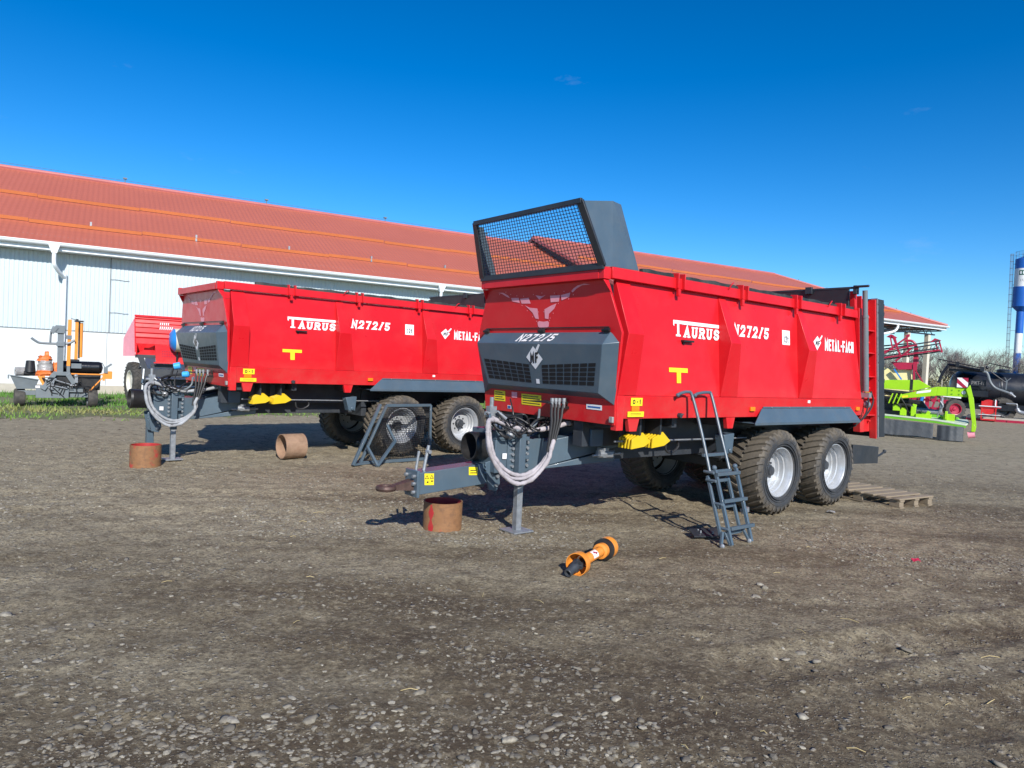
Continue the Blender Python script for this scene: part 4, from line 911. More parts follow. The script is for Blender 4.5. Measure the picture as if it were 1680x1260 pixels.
b = MB(); b.box(XL, 40, -.06, .20, 0, .30); b.build('plinth', 'concrete', WH)
b = MB(); b.box(XL, 40, -.012, .10, .301, 2.10); w_ = b.build('lower_wall', 'wall_low', WH)
for x in (0.0, 12.2, 24.4): MB().box(x - .006, x + .006, -.016, -.0125, .32, 2.09).build('joint', 'seam', w_)
b = MB(); x = XL; prof = []
while x < 40:
    prof += [(x, .0), (x + .02, -.014), (x + .075, -.014), (x + .095, .0)]; x += .125
zt = 5.2
b.add([(px, py, 2.13) for px, py in prof] + [(px, py, zt) for px, py in prof], [[i, i + 1, len(prof) + i + 1, len(prof) + i] for i in range(len(prof) - 1)])
b.box(XL, 40, .002, .10, 2.12, 5.2)
uw = b.build('upper_wall', 'wall_up', WH, smooth=0)
b = MB(); b.box(XL, 40, -.03, .0, 2.102, 2.122)
for x in (0.05, 12.25):
    b.box(x - .012, x + .012, -.030, -.023, 2.14, 4.9)
b.build('joint', 'seam', uw)
b = MB()
for z in (2.80, 3.93):
    b.tube([(0.05, -.032, z - .05), (0.05, -.032, z), (.25, -.032, z + .012), (.5, -.032, z - .012), (.62, -.032, z)], .008, 5)
b.build('strap', 'seam', uw)

def roof_plane(name, pts, parent, t=.05):
    """roof slope with metre-scaled UVs: u along the eaves, v down the slope"""
    me = bpy.data.meshes.new(name); P = [Vector(p) for p in pts]; n = (P[1] - P[0]).cross(P[2] - P[0]).normalized()
    if n.z < 0: n = -n
    k = len(P); vs = P + [p - n * t for p in P]
    fs = [list(range(k)), [k + i for i in range(k)][::-1]] + [[i, k + i, k + (i + 1) % k, (i + 1) % k] for i in range(k)]
    me.from_pydata(vs, [], fs); me.materials.append(M['roof'])
    ax = Vector((-n.y, n.x, 0)).normalized(); dn = ax.cross(n)
    if dn.z > 0: dn = -dn
    uv = me.uv_layers.new(name='UVMap')
    for lp in me.loops: v = me.vertices[lp.vertex_index].co; uv.data[lp.index].uv = (v.dot(ax), v.dot(dn))
    ob = bpy.data.objects.new(name, me); COL.objects.link(ob); ob.parent = parent; return ob
E1, RZ1 = 4.93, 8.75          # eaves and ridge of the left stretch
E2, RZ2 = 5.72, 9.20          # right stretch, a step higher
yE, yR = -.62, 8.0
rl = roof_plane('roof', [(XL, yE, E1), (XS, yE, E1), (XS, yR, RZ1), (XL, yR, RZ1)], WH)
roof_plane('roof', [(XL, yR, RZ1), (XS, yR, RZ1), (XS, 16.6, E1), (XL, 16.6, E1)], WH)
hipx = 42.4
rr_ = roof_plane('roof', [(XS - .35, yE, E2), (XE, yE, E2), (hipx, yR, RZ2), (XS - .35, yR, RZ2)], WH)
roof_plane('roof', [(XE, yE, E2), (XE, 16.6, E2), (hipx, yR, RZ2)], WH)
roof_plane('roof', [(XS - .35, yR, RZ2), (hipx, yR, RZ2), (XE, 16.6, E2), (XS - .35, 16.6, E2)], WH)
b = MB()
# small gable between the two heights
b.prism([(XS - .05, yE + .1, E1 - .1), (XS - .05, yE + .1, E2 - .07), (XS - .05, yR, RZ2 - .07), (XS - .05, 16.4, E2 - .07), (XS - .05, 16.4, E1 - .1), (XS - .05, yR, RZ1 - .1)], (.06, 0, 0)); b.build('step_gable', 'seam', WH)
b = MB(); b.bar((XS - .42, yE, E2 - .05), (XS - .42, yR, RZ2 - .05), .08, .16); b.bar((XS - .42, 16.6, E2 - .05), (XS - .42, yR, RZ2 - .05), .08, .16); b.build('rake_board', 'ridge', WH)
b = MB(); b.tube([(XL, yR, RZ1 + .03), (XS, yR, RZ1 + .03)], .11, 8); b.tube([(XS - .4, yR, RZ2 + .03), (hipx, yR, RZ2 + .03)], .11, 8)
b.tube([(hipx, yR, RZ2 + .03), (XE, yE, E2 + .05)], .09, 8); b.tube([(hipx, yR, RZ2 + .03), (XE, 16.6, E2 + .05)], .09, 8)
b.build('ridge_cap', 'ridge', WH)
for x in range(-12, 22, 6): b = MB(); b.cyl((x + .5, yR, RZ1 + .12), (x + .5, yR, RZ1 + .30), .02, 6); b.box(x + .42, x + .58, yR - .06, yR + .06, RZ1 + .28, RZ1 + .34); b.build('wire_holder', 'seam', WH)
for t in (.15, .32, .42, .55, .72, .8, .9): p = Vector((hipx, yR, RZ2)).lerp(Vector((XE, yE, E2)), t); MB().cyl(p, p + Vector((0, 0, .22)), .02, 6).build('wire_holder', 'seam', WH)
b = MB()
b.tube([(XL, yR, RZ1 + .22), (XS, yR, RZ1 + .22)], .008, 4)
b.build('lightning_wire', 'seam', WH)
# snow rails: two rows of folded plates
def slope_pt(x, t, e, rz, up_=0.0): return (x, yE + (yR - yE) * t, e + (rz - e) * t + up_)
def rails(x0, x1, e, rz, rows, seg):
    for t in rows:
        b = MB(); x = x0; k = 0
        while x < x1:
            xe = min(x + seg, x1); dt = .010 if k % 2 else 0.0; p = slope_pt(x, t + dt, e, rz, .02); q = slope_pt(xe - .02, t + dt, e, rz, .02)
            b.hexa([p, (p[0], p[1] + .05, p[2] + .02), (p[0], p[1] + .02, p[2] + .12), (p[0], p[1] - .05, p[2] + .11)], [q, (q[0], q[1] + .05, q[2] + .02), (q[0], q[1] + .02, q[2] + .12), (q[0], q[1] - .05, q[2] + .11)])
            x = xe; k += 1
        b.build('snow_rail', 'snowrail', WH)
rails(XL, XS - .5, E1, RZ1, (.20, .56), 3.4)
rails(XS + .3, XE - 2.2, E2, RZ2, (.22,), 3.4); rails(XS + .3, XE - 5.5, E2, RZ2, (.56,), 3.4)
for k in range(12):
    x = -14.2 + 3.4 * k; p = slope_pt(x, .21, E1, RZ1); b = MB(); b.box(p[0] - .03, p[0] + .03, p[1] - .04, p[1] + .04, p[2], p[2] + .24); b.build('snow_guard_bracket', 'steel', WH)
# eaves: gutter, fascia, soffit
def half_gutter(x0, x1, z, name):
    b = MB(); n = 9; pr = [(-.10 * math.cos(math.pi * i / (n - 1)) + yE - .06, z - .11 * math.sin(math.pi * i / (n - 1))) for i in range(n)]
    pi = [(y + (.012 if i < n / 2 else -.012), zz + .012) for i, (y, zz) in enumerate(pr)]
    for q in (pr, pi): b.add([(x0, y, zz) for y, zz in q] + [(x1, y, zz) for y, zz in q], [[i, i + 1, n + i + 1, n + i] for i in range(n - 1)])
    b.tube([(x0, pr[0][0] - .004, z + .004), (x1, pr[0][0] - .004, z + .004)], .014, 6)
    b.build(name, 'trimwhite', WH, smooth=60)
half_gutter(XL, XS - .4, E1 - .03, 'gutter'); half_gutter(XS - .3, XE, E2 - .03, 'gutter')
b = MB(); b.box(XL, XS - .45, yE + .045, yE + .07, E1 - .26, E1 - .06); b.box(XL, XS - .45, yE + .07, -.02, E1 - .26, E1 - .235)
b.box(XS - .3, XE, yE + .045, yE + .07, E2 - .28, E2 - .06); b.box(XE - .03, XE, yE + .07, 16.6, E2 - .28, E2 - .06)
b.build('fascia', 'trimwhite', WH)
for x in (-1.55, 12.05, 25.0):
    e = E1 if x < XS else E2
    b = MB()
    b.hexa([(x - .16, yE - .18, e - .10), (x + .16, yE - .18, e - .10), (x + .16, yE + .03, e - .10), (x - .16, yE + .03, e - .10)], [(x - .075, yE - .13, e - .36), (x + .075, yE - .13, e - .36), (x + .075, yE + .0, e - .36), (x - .075, yE + .0, e - .36)])
    b.tube(smooth_path([(x, yE - .06, e - .34), (x, yE - .06, e - .60), (x + .02, yE - .04, e - .74), (x + .12, yE + .18, e - .92), (x + .26, -.16, e - 1.08), (x + .28, -.12, e - 1.25), (x + .28, -.12, .45)], 5), .062, 12)
    b.build('downpipe', 'trimwhite', WH, smooth=50)
# open end of the building: posts and roof trusses
for x in (40.05, 46.4, 48.75): MB().box(x - .14, x + .14, .0, .28, 0, E2 - .62).build('post', 'beige', WH)
MB().box(40, 40.2, .3, 16, 0, E2 - .3).build('end_wall', 'beige', WH)
b = MB()
for x in (41.5, 44.5, 47.5, 49.3):
    zc = E2 - .36
    b.bar((x, -.45, zc), (x, 16.4, zc), .07, .07); b.bar((x, -.45, zc - .02), (x, 8, zc + 2.5), .05, .05)
for y, zl in ((.1, E2 - .60), (3.0, E2 - .45)):
    b.bar((40.0, y, zl), (49.5, y, zl), .08, .09); b.bar((40.0, y, zl + .34), (49.5, y, zl + .34), .07, .07)
    k = 40.0
    while k < 48.8:
        b.bar((k, y, zl), (k + .42, y, zl + .34), .035, .035); b.bar((k + .42, y, zl + .34), (k + .84, y, zl), .035, .035); k += .84
b.build('truss', 'truss', WH)
b = MB(); b.tube(smooth_path([(44.2, -.55, E2 - .1), (44.2, -.5, E2 - .5), (43.9, -.4, E2 - .75), (42.8, -.1, E2 - 1.0), (41.0, .0, E2 - 1.25)], 5), .075, 10); b.build('downpipe', 'trimwhite', WH)
# ------------------------------------------------------------------ machines and things further back
def at_view(name, label, cat, loc, yaw, group=None):
    """local x to the right as seen from the yard, y away, z up"""
    return thing(name, label, cat, loc, R(-yaw), group)

def far_wheel(root, name, o, r, w, ax, rimmat, tread=True, n=28):
    b = MB(); o = Vector(o); ax = Vector(ax).normalized()
    b.lathe([(-w * .42, r * .56), (-w * .5, r * .75), (-w * .46, r * .93), (-w * .3, r * .985), (w * .3, r * .985), (w * .46, r * .93), (w * .5, r * .75), (w * .42, r * .56)], o, ax, 36)
    if tread:
        a = Vector((0, 0, 1)) if abs(ax.z) < .9 else Vector((1, 0, 0)); x = ax.cross(a).normalized(); y = ax.cross(x)
        for sg in (-1, 1):
            for k in range(n):
                t = 2 * math.pi * (k + (.5 if sg > 0 else 0)) / n
                d = x * math.cos(t) + y * math.sin(t); d2 = x * math.cos(t + .16) + y * math.sin(t + .16)
                b.bar(o + ax * (sg * w * .03) + d * r * .985, o + ax * (sg * w * .44) + d2 * r * .955, r * .085, r * .075, d)
    ty = b.build(name, 'tyre_far', root, smooth=35)
    b = MB()
    for s in (-1, 1): b.lathe([(s * w * .43, r * .58), (s * w * .40, r * .52), (s * w * .12, r * .48), (s * w * .08, r * .2), (s * w * .18, r * .16), (s * w * .2, .001)], o, ax, 24)
    b.build('rim', rimmat, ty, smooth=40); return ty

# ---------------- round bale wrapper on the grass
W_ = at_view('bale_wrapper', 'gray and orange bale wrapper with black rollers parked on grass by the white wall', 'bale wrapper', (-11.93, 18.56, 0), -32.72)
far_wheel(W_, 'wheel', (-.80, .25, .235), .235, .24, (1, .1, 0), 'wrapgray', False)
far_wheel(W_, 'wheel', (.815, .15, .225), .245, .24, (1, .12, 0), 'wrapgray', False)
b = MB(); b.box(-.45, .28, -.06, .25, .24, .56); b.box(.28, .72, .05, .15, .26, .38); b.box(-.85, -.45, .1, .22, .30, .42); b.box(.28, .60, -.02, .12, .40, .52)
for p, q in (((-.30, -.03, .46), (-.05, 0, .88)), ((.24, 0, .88), (.40, 0, .62))): b.bar(p, q, .12, .16, (0, 1, 0))
b.bar((-.08, 0, .885), (.30, 0, .885), .12, .10)
b.build('frame', 'wrapgray', W_, bevel=.008)
b = MB(); b.hexa([(.0, .0, .90), (.14, .0, .90), (.14, .10, .90), (.0, .10, .90)], [(-.01, 0, 2.0), (.13, 0, 2.0), (.13, .1, 2.0), (-.01, .1, 2.0)]); b.box(-.06, .15, -.04, .14, 1.94, 2.15); b.bar((-.03, .02, 2.10), (-.14, .02, 1.94), .10, .16, (0, 1, 0))
b.tube(smooth_path([(-.10, .05, 2.12), (-.155, .05, 1.92), (-.165, .05, 1.68)], 4), .026, 8); b.box(-.03, .16, -.05, .02, 1.60, 1.72)
b.build('mast', 'wrapgray', W_, bevel=.008)
b = MB(); b.tube(smooth_path([(-.58, .05, 1.785), (-.48, .05, 1.71), (-.37, .05, 1.665), (0, .05, 1.665), (.24, .05, 1.69), (.38, .05, 1.78)], 5), .030, 8); b.build('wrapping_arm', 'wrapgray', W_)
b = MB(); b.hexa([(.21, .1, 1.085), (.295, .1, 1.085), (.295, .2, 1.085), (.21, .2, 1.085)], [(.215, .1, 2.32), (.30, .1, 2.32), (.30, .2, 2.32), (.215, .2, 2.32)]); b.build('post', 'orange', W_, bevel=.006)
b = MB(); b.box(.215, .29, .1, .2, .92, 1.084); b.box(.18, .31, .08, .1, 1.80, 1.90); b.tube([(.28, .15, 2.35), (.46, .15, 2.31)], .012, 6); b.build('post_foot', 'wrapgray', W_)
b = MB(); b.box(.38, .455, .12, .22, 1.27, 2.29); b.build('post', 'orange', W_, bevel=.006)
b = MB(); b.cyl((.52, .2, 1.33), (.52, .2, 2.25), .045, 14); b.build('stretch_roller', 'orange', W_)
b = MB(); b.cyl((.485, .17, 1.30), (.475, .17, 2.28), .022, 10); b.box(.36, .57, .10, .28, 2.27, 2.31); b.tube([(.42, .16, 2.30), (.42, .16, 2.345)], .03, 8); b.box(.28, .50, .12, .24, 1.22, 1.27); b.build('roller_bracket', 'black', W_)
b = MB(); b.cyl((.10, .40, 1.055), (.97, .36, 1.06), .165, 28); b.lathe([(0, .165), (.06, .14), (.08, .05), (.09, .001)], (.97, .36, 1.06), (1, -.04, 0), 24)
b.build('roller', 'shine', W_, smooth=50)
b = MB(); b.cyl((.15, .62, .74), (1.02, .55, .72), .15, 24); b.box(.32, 1.0, .30, .50, .60, .84); b.build('roller', 'shine', W_, smooth=50)
b = MB(); b.box(.30, .55, .18, .23, 1.03, 1.16); b.build('control_plate', 'wrapgray', W_)
b = MB(); b.bar((.30, .06, .885), (1.10, .10, .885), .03, .035); b.bar((1.08, .08, .84), (.76, .06, .45), .03, .03); b.box(1.08, 1.27, .06, .18, .77, .98); b.box(1.05, 1.10, .05, .2, .72, .92); b.build('side_frame', 'orange', W_, bevel=.004)
b = MB(); b.bar((1.10, .08, 1.06), (1.25, .06, 1.18), .05, .05); b.bar((1.10, .08, 1.06), (1.02, .08, 1.21), .03, .02); b.box(1.07, 1.16, .03, .12, .93, 1.08); b.build('crank', 'wrapgray', W_)
b = MB(); b.hexa([(-1.0, .0, .80), (-.40, .0, .70), (-.40, .45, .70), (-1.0, .45, .80)], [(-.86, .05, .46), (-.46, .05, .47), (-.46, .40, .47), (-.86, .40, .46)]); b.bar((-1.03, -.01, .815), (-.38, -.01, .705), .03, .02); b.box(-1.05, -1.02, -.01, .05, .72, .82); b.build('film_tray', 'wrapgray', W_)
b = MB(); b.lathe([(0, .04), (0, .115), (.30, .115), (.30, .04)], (-.90, .18, .905), (1, .25, 0), 22, True); b.build('film_roll', 'film', W_, smooth=40)
b = MB(); b.lathe([(0, .001), (0, .125), (.29, .095), (.30, .07), (.285, .001)], (-.585, .12, .90), (0, 0, 1), 24); b.build('bucket', 'black', W_, smooth=40)
b = MB(); b.cyl((-.72, .1, .86), (-.40, .15, .86), .06, 14); b.build('roller', 'black', W_)
g = random.Random(4)
def lump(cx, cy, z0, z1, w0, w1, d, k=10, seed=0, amp=.12):
    m_ = MB(); gr = random.Random(seed); rows = 7; vs = []; fs = []
    for i in range(rows):
        t = i / (rows - 1); w = w0 + (w1 - w0) * t
        for j in range(k):
            a = 2 * math.pi * j / k; q = 1 + amp * (gr.random() - .5) * 2
            vs.append((cx + w * q * math.copysign(abs(math.cos(a)) ** .6, math.cos(a)), cy + d * q * math.copysign(abs(math.sin(a)) ** .6, math.sin(a)), z0 + (z1 - z0) * t + .02 * (gr.random() - .5)))
    for i in range(rows - 1):
        for j in range(k): fs.append([i * k + j, i * k + (j + 1) % k, (i + 1) * k + (j + 1) % k, (i + 1) * k + j])
    fs += [list(range(k))[::-1], [(rows - 1) * k + j for j in range(k)]]
    return m_.add(vs, fs)
lump(-.26, .16, .93, 1.22, .19, .15, .16, seed=2).build('twine_box_cover', 'film', W_, smooth=50)
c_ = lump(-.275, .16, 1.20, 1.34, .16, .12, .14, seed=3, amp=.2).build('cover_top', 'orangebag', W_, smooth=50)
lump(-.235, .16, 1.33, 1.45, .055, .05, .05, seed=4).build('cover_knot', 'orangebag', W_, smooth=50)
lump(-.25, .14, .82, .95, .22, .20, .19, seed=5, amp=.18).build('cover_hem', 'orangebag', W_, smooth=50)
lump(-.02, .26, .86, 1.17, .10, .08, .10, seed=6).build('cover_side', 'orangebag', W_, smooth=50)
b = MB(); b.prism([(-.42, -.02, .80), (-.26, -.02, .82), (-.25, -.02, .58), (-.30, -.02, .56)], (0, .2, 0)); b.build('corner_plate', 'orange', W_)
b = MB()
for k in range(13):
    x0 = g.uniform(-.3, .55); z0 = g.uniform(.5, .75); b.tube(smooth_path([(x0, -.08, z0), (x0 + g.uniform(-.15, .2), -.12, z0 + g.uniform(.0, .22)), (x0 + g.uniform(.05, .35), -.1, z0 + g.uniform(-.15, .1)), (x0 + g.uniform(.0, .3), -.08, z0 - g.uniform(.1, .3))], 4), .011, 5)
b.build('hose', 'rubber', W_)
b = MB(); 
for k in range(8): b.cyl((g.uniform(-.2, .45), -.1, g.uniform(.45, .75)), (g.uniform(-.2, .45), -.1, g.uniform(.45, .75)), .016, 6)
b.ball((-.02, -.1, .74), .03, 8, 6); b.ball((.43, -.1, .84), .05, 8, 6); b.box(.40, .47, -.12, -.04, .66, .82); b.build('valve', 'steel', W_)
b = MB(); b.hexa([(-.30, .0, .50), (.36, .0, .50), (.36, .4, .50), (-.30, .4, .50)], [(-.12, .0, .84), (.24, .0, .84), (.24, .4, .84), (-.12, .4, .84)]); b.box(.36, 1.0, .24, .29, .45, .90); b.box(-.45, .3, .26, .6, .25, .5); b.box(.28, .95, .3, .6, .26, .45); b.build('gearbox', 'black', W_, bevel=.02)
b = MB(); b.box(-.455, -.36, -.075, -.058, .50, .56); b.build('sticker', 'white', W_)

# ---------------- red box spreader behind the far trailer
S_ = at_view('compost_spreader', 'red ribbed box spreader on a dark frame with cream wheel behind the far trailer nose', 'spreader', (-11.58, 21.61, 0), -28.19)
b = MB()
zs = [1.79, 1.95, 2.00, 2.10, 2.14, 2.27, 2.30, 2.40, 2.43, 2.52, 2.56, 2.64]
for i in range(len(zs) - 1):
    d0 = .0 if i % 2 == 0 else .025; y0 = d0; y1 = .0 if (i + 1) % 2 == 0 else .025
    b.hexa([(.02 + (2.64 - zs[i]) * .05, y0, zs[i]), (2.4, y0, zs[i]), (2.4, .08, zs[i]), (.02 + (2.64 - zs[i]) * .05, .08, zs[i])], [(.02 + (2.64 - zs[i + 1]) * .05, y1, zs[i + 1]), (2.4, y1, zs[i + 1]), (2.4, .08, zs[i + 1]), (.02 + (2.64 - zs[i + 1]) * .05, .08, zs[i + 1])])
b.box(.0, 2.4, -.02, .06, 2.60, 2.66); b.box(.06, 2.4, .08, 1.6, 1.44, 1.50); b.box(.06, .10, .0, 1.6, 1.44, 1.80); b.box(2.36, 2.4, .08, 1.6, 1.5, 2.64); b.box(.0, 2.4, 1.6, 1.66, 1.5, 2.64)
b.prism([(.12, .3, 1.50), (.60, .3, 1.50), (.60, .3, 1.76)], (0, .04, 0))
bx = b.build('hopper', 'red', S_)
b = MB()
for i, z in enumerate((2.44, 2.30)):
    for k in range(5 + 2 * i): x = .70 + k * .055; b.poly([(x - .01 * i, -.004, z - .05), (x + .026 - .01 * i, -.004, z - .05), (x + .035, -.004, z + .02 + .02 * i), (x + .01, -.004, z + .02 + .02 * i)])
b.build('lettering', 'white', bx, smooth=0)
b = MB(); b.hexa([(-.28, .6, 1.93), (-.02, .02, 2.52), (.0, .04, 2.52), (-.26, .62, 1.93)], [(-.28, .6, 1.38), (.03, .02, 1.40), (.05, .04, 1.40), (-.26, .62, 1.38)]); b.build('side_flap', 'pink', S_)
b = MB(); b.hexa([(.62, -.12, 1.22), (2.0, -.12, 1.22), (2.0, .3, 1.22), (.62, .3, 1.22)], [(.58, -.10, 1.77), (2.0, -.10, 1.77), (2.0, .3, 1.77), (.58, .3, 1.77)]); b.box(.56, 2.02, -.14, -.06, 1.20, 1.24)
b2 = b.build('gearbox_guard', 'red', S_, bevel=.006)
b = MB()
for i in range(3):
    for k in range(9): b.box(.78 + k * .05, .80 + k * .05, -.125, -.105, 1.56 - i * .075, 1.60 - i * .075)
b.build('slot', 'maroon', b2)
b = MB(); b.bar((.05, .1, 1.40), (2.2, .1, 1.40), .10, .10); b.bar((.20, .1, 1.38), (.34, .1, .98), .12, .16); b.bar((.24, .05, 1.36), (.16, .05, 1.02), .03, .03); b.bar((.24, .05, 1.36), (.34, .05, 1.02), .03, .03); b.box(.22, 2.2, .0, .3, .78, 1.02); b.box(.22, .36, .0, .12, .35, .78); b.box(.2, 2.3, .5, .7, .5, .7); b.box(.5, 1.3, .05, .3, 1.05, 1.18)
b.build('frame', 'chassis', S_, bevel=.006)
b = MB(); b.bar((.30, -.03, 1.02), (.27, -.03, .35), .10, .04); b.build('mounting_bracket', 'trimwhite', S_)
far_wheel(S_, 'wheel', (.02, .5, .60), .60, .26, (1, .26, 0), 'ivory')
far_wheel(S_, 'wheel', (2.2, 1.7, .60), .60, .26, (1, .26, 0), 'ivory')
b = MB(); b.box(.06, .14, .16, .5, .50, 1.05); b.build('mudguard', 'pink', S_)
b = MB(); b.lathe([(-.02, .001), (.0, .22), (.10, .34), (.13, .36)], (.98, -.30, 1.93), (1, .1, .05), 28); bl_ = b.build('tank_end', 'blue', S_, smooth=50)
b = MB(); b.lathe([(.131, .36), (.30, .36), (.34, .30), (.36, .001)], (.98, -.30, 1.93), (1, .1, .05), 28); b.build('tank_body', 'beige', bl_, smooth=50)
b = MB(); b.bar((1.2, -.3, 1.60), (1.2, -.05, 1.2), .05, .05); b.build('tank_stay', 'chassis', S_)

# ---------------- lime green disc mower
G_ = at_view('disc_mower', 'lime green disc mower with gray rubber aprons behind the front trailer', 'mower', (13.42, 21.52, 0), 31.95)
b = MB(); b.prism([(-2.6, .0, .665), (-.44, .0, .585), (.36, -.05, .50), (.44, .15, .56), (.40, .75, .62), (-2.6, 1.0, .70)], (0, 0, .045)); b.build('deck_cover', 'palegreen', G_, bevel=.01)
b = MB(); b.prism([(-2.6, -.005, .60), (-.44, -.005, .52), (.36, -.055, .44), (.36, -.055, .50), (-.44, -.005, .58), (-2.6, -.005, .66)], (0, .03, 0)); b.build('deck_edge', 'green', G_)
b = MB(); n = 44; vs = []
for i in range(n):
    x = -2.6 + 2.12 * i / (n - 1); y = -.03 + .030 * math.sin(x * 4.1 + .6) * (i % 22) / 22 + .010 * math.sin(x * 17); vs += [(x, y * .3 - .01, .575 - .04 * (x + 2.6)), (x, y - .045 + (.03 if i % 22 in (0, 21) else 0), .10 - .02 * (x + 2.6) + .015 * math.sin(x * 5))]
b.add(vs, [[2 * i, 2 * i + 2, 2 * i + 3, 2 * i + 1] for i in range(n - 1)]); b.build('rubber_apron', 'apron', G_, smooth=60)
b = MB(); n = 30; vs = []
for i in range(n):
    t = i / (n - 1); x = -.38 + .80 * t; y = -.06 + .9 * max(0, t - .86) / .14 - .10 * math.sin(math.pi * min(t / .86, 1)) + .01 * math.sin(x * 30); x -= .10 * max(0, t - .86) / .14
    vs += [(x, y, .47), (x, y - .02, .03)]
b.add(vs, [[2 * i, 2 * i + 2, 2 * i + 3, 2 * i + 1] for i in range(n - 1)]); b.build('rubber_apron', 'apron', G_, smooth=60)
b = MB(); b.hexa([(-1.52, .1, 1.19), (-1.52, .25, 1.19), (-1.52, .25, 1.30), (-1.52, .1, 1.30)], [(-.45, .1, 1.36), (-.45, .25, 1.36), (-.45, .25, 1.64), (-.45, .1, 1.64)])
b.box(-.4495, .36, .10, .30, 1.365, 1.64); arm = b.build('main_arm', 'lime', G_, bevel=.008)
b = MB(); b.box(-.18, -.165, .095, .31, 1.36, 1.645)
for x, z in ((-.05, 1.44), (-.05, 1.56), (.14, 1.44), (.14, 1.56)): b.cyl((x, .1, z), (x, .08, z), .02, 8)
b.build('flange', 'green', arm)
b = MB(); b.poly([(-1.0, .095, 1.39), (-.62, .095, 1.46), (-.60, .095, 1.54), (-.98, .095, 1.46)]); b.build('lettering', 'white', arm, smooth=0); MB().cyl((.25, .1, 1.5), (.25, .085, 1.5), .055, 16).build('badge', 'white', arm)
b = MB(); b.poly([(-1.38, .094, 1.235), (-1.22, .094, 1.262), (-1.22, .094, 1.33), (-1.38, .094, 1.30)]); b.build('sticker', 'sticker', arm, smooth=0)
b = MB(); b.hexa([(.30, .0, 1.60), (.40, .0, 1.74), (.40, .2, 1.74), (.30, .2, 1.60)], [(.38, .0, 1.36), (.50, .0, 1.36), (.50, .2, 1.36), (.38, .2, 1.36)]); b.hexa([(.37, .0, 1.37), (.505, .0, 1.37), (.505, .2, 1.37), (.37, .2, 1.37)], [(.50, .0, .62), (.625, .0, .50), (.625, .2, .50), (.50, .2, .62)]); b.hexa([(.50, .0, .62), (.625, .0, .50), (.625, .2, .50), (.50, .2, .62)], [(.50, .0, .34), (.60, .0, .34), (.60, .2, .34), (.50, .2, .34)]); b.build('outer_leg', 'lime', G_, bevel=.006)
b = MB(); b.cyl((.42, .1, .22), (.60, .1, .26), .10, 14); b.build('swath_disc', 'pink', G_)
b = MB(); b.prism([(-2.6, .5, 1.66), (-1.82, .5, 1.78), (-.96, .5, 1.82), (-.62, .5, 1.62), (-1.04, .5, 1.48), (-2.6, .5, 1.50)], (0, .12, 0)); b.build('headstock', 'lime', G_, bevel=.006)
b = MB(); b.box(-1.20, -1.12, .49, .64, 1.5, 1.83); b.cyl((-2.4, .3, 1.45), (-.85, .3, 1.36), .06, 12); b.box(-2.6, -1.5, .4, .8, .75, 1.2); b.tube(smooth_path([(-1.5, .3, 1.0), (-1.15, .3, 1.0), (-1.0, .3, .8), (-1.0, .3, .7)], 4), .06, 10); b.box(-2.6, -.9, .3, .5, .70, .82)
b.build('gearbox', 'black', G_)
b = MB()
for k in range(3): b.bar((-1.74 + k * .12, .05, 1.04), (-1.64 + k * .12, .05, 1.36), .035, .10, (0, 1, 0))
b.box(-1.62, -1.42, .1, .4, .82, 1.0); b.box(-1.12, -.98, .2, .35, .68, .98); b.box(-.98, -.55, .15, .3, .64, .76); b.box(-.24, .06, .1, .3, .60, .82); b.box(-.20, -.13, .05, .2, .66, .90)
b.build('bracket', 'lime', G_, bevel=.008)
b = MB(); b.cyl((-1.02, .7, .87), (-.34, .7, .82), .085, 14); b.build('drive_tube', 'steel', G_)
b = MB(); b.cyl((-.30, .1, 1.32), (-.32, .1, .86), .045, 10); b.tube(smooth_path([(-.34, .06, 1.2), (-.26, .04, 1.05), (-.34, .06, .92), (-.40, .08, .72)], 4), .02, 6); b.build('spring_strut', 'steel', G_)
b = MB(); b.box(.06, .345, .06, .085, 1.65, 1.945); sg = b.build('marker_board', 'white', G_)
b = MB(); q = lambda x, y: (.06 + x * .285, .0575, 1.65 + y * .295)
b.poly([q(0, .92), q(0, .45), q(.55, 0), q(1, 0), q(.95, .02)]); b.poly([q(.42, 1), q(1, .52), q(1, 1)]); b.build('stripe', 'maroon', sg, smooth=0)

b = MB(); b.hexa([(-2.6, .9, .75), (-.55, .9, .75), (-.55, 1.5, .75), (-2.6, 1.5, .75)], [(-2.6, .9, 1.30), (-.85, .9, 1.15), (-.85, 1.5, 1.15), (-2.6, 1.5, 1.30)]); b.cyl((-2.5, .45, 1.20), (-1.2, .45, 1.12), .10, 14)
b.tube(smooth_path([(-1.9, .2, 1.45), (-1.5, .1, 1.30), (-1.3, .1, 1.05), (-1.2, .2, .8)], 5), .03, 6); b.tube(smooth_path([(-2.2, .2, 1.4), (-1.7, .1, 1.15), (-1.4, .1, .95), (-1.5, .2, .8)], 5), .03, 6)
b.build('belt_cover', 'black', G_, bevel=.02)
b = MB(); b.hexa([(-2.6, .30, .72), (-1.85, .30, .72), (-1.85, .8, .72), (-2.6, .8, .72)], [(-2.6, .35, 1.02), (-1.95, .35, .98), (-1.95, .8, .98), (-2.6, .8, 1.02)]); b.build('swing_link', 'lime', G_, bevel=.01)
MB().box(-1.42, -1.24, .15, .3, .68, .92).build('cover', 'lime', G_, bevel=.01); MB().bar((-1.1, .3, .75), (-1.02, .3, 1.05), .05, .12).build('cover', 'lime', G_, bevel=.01); MB().bar((-.7, .2, .70), (-.62, .2, .86), .04, .10).build('cover', 'lime', G_, bevel=.01); MB().box(-.30, .10, .35, .6, .60, .74).build('cover', 'lime', G_, bevel=.01)
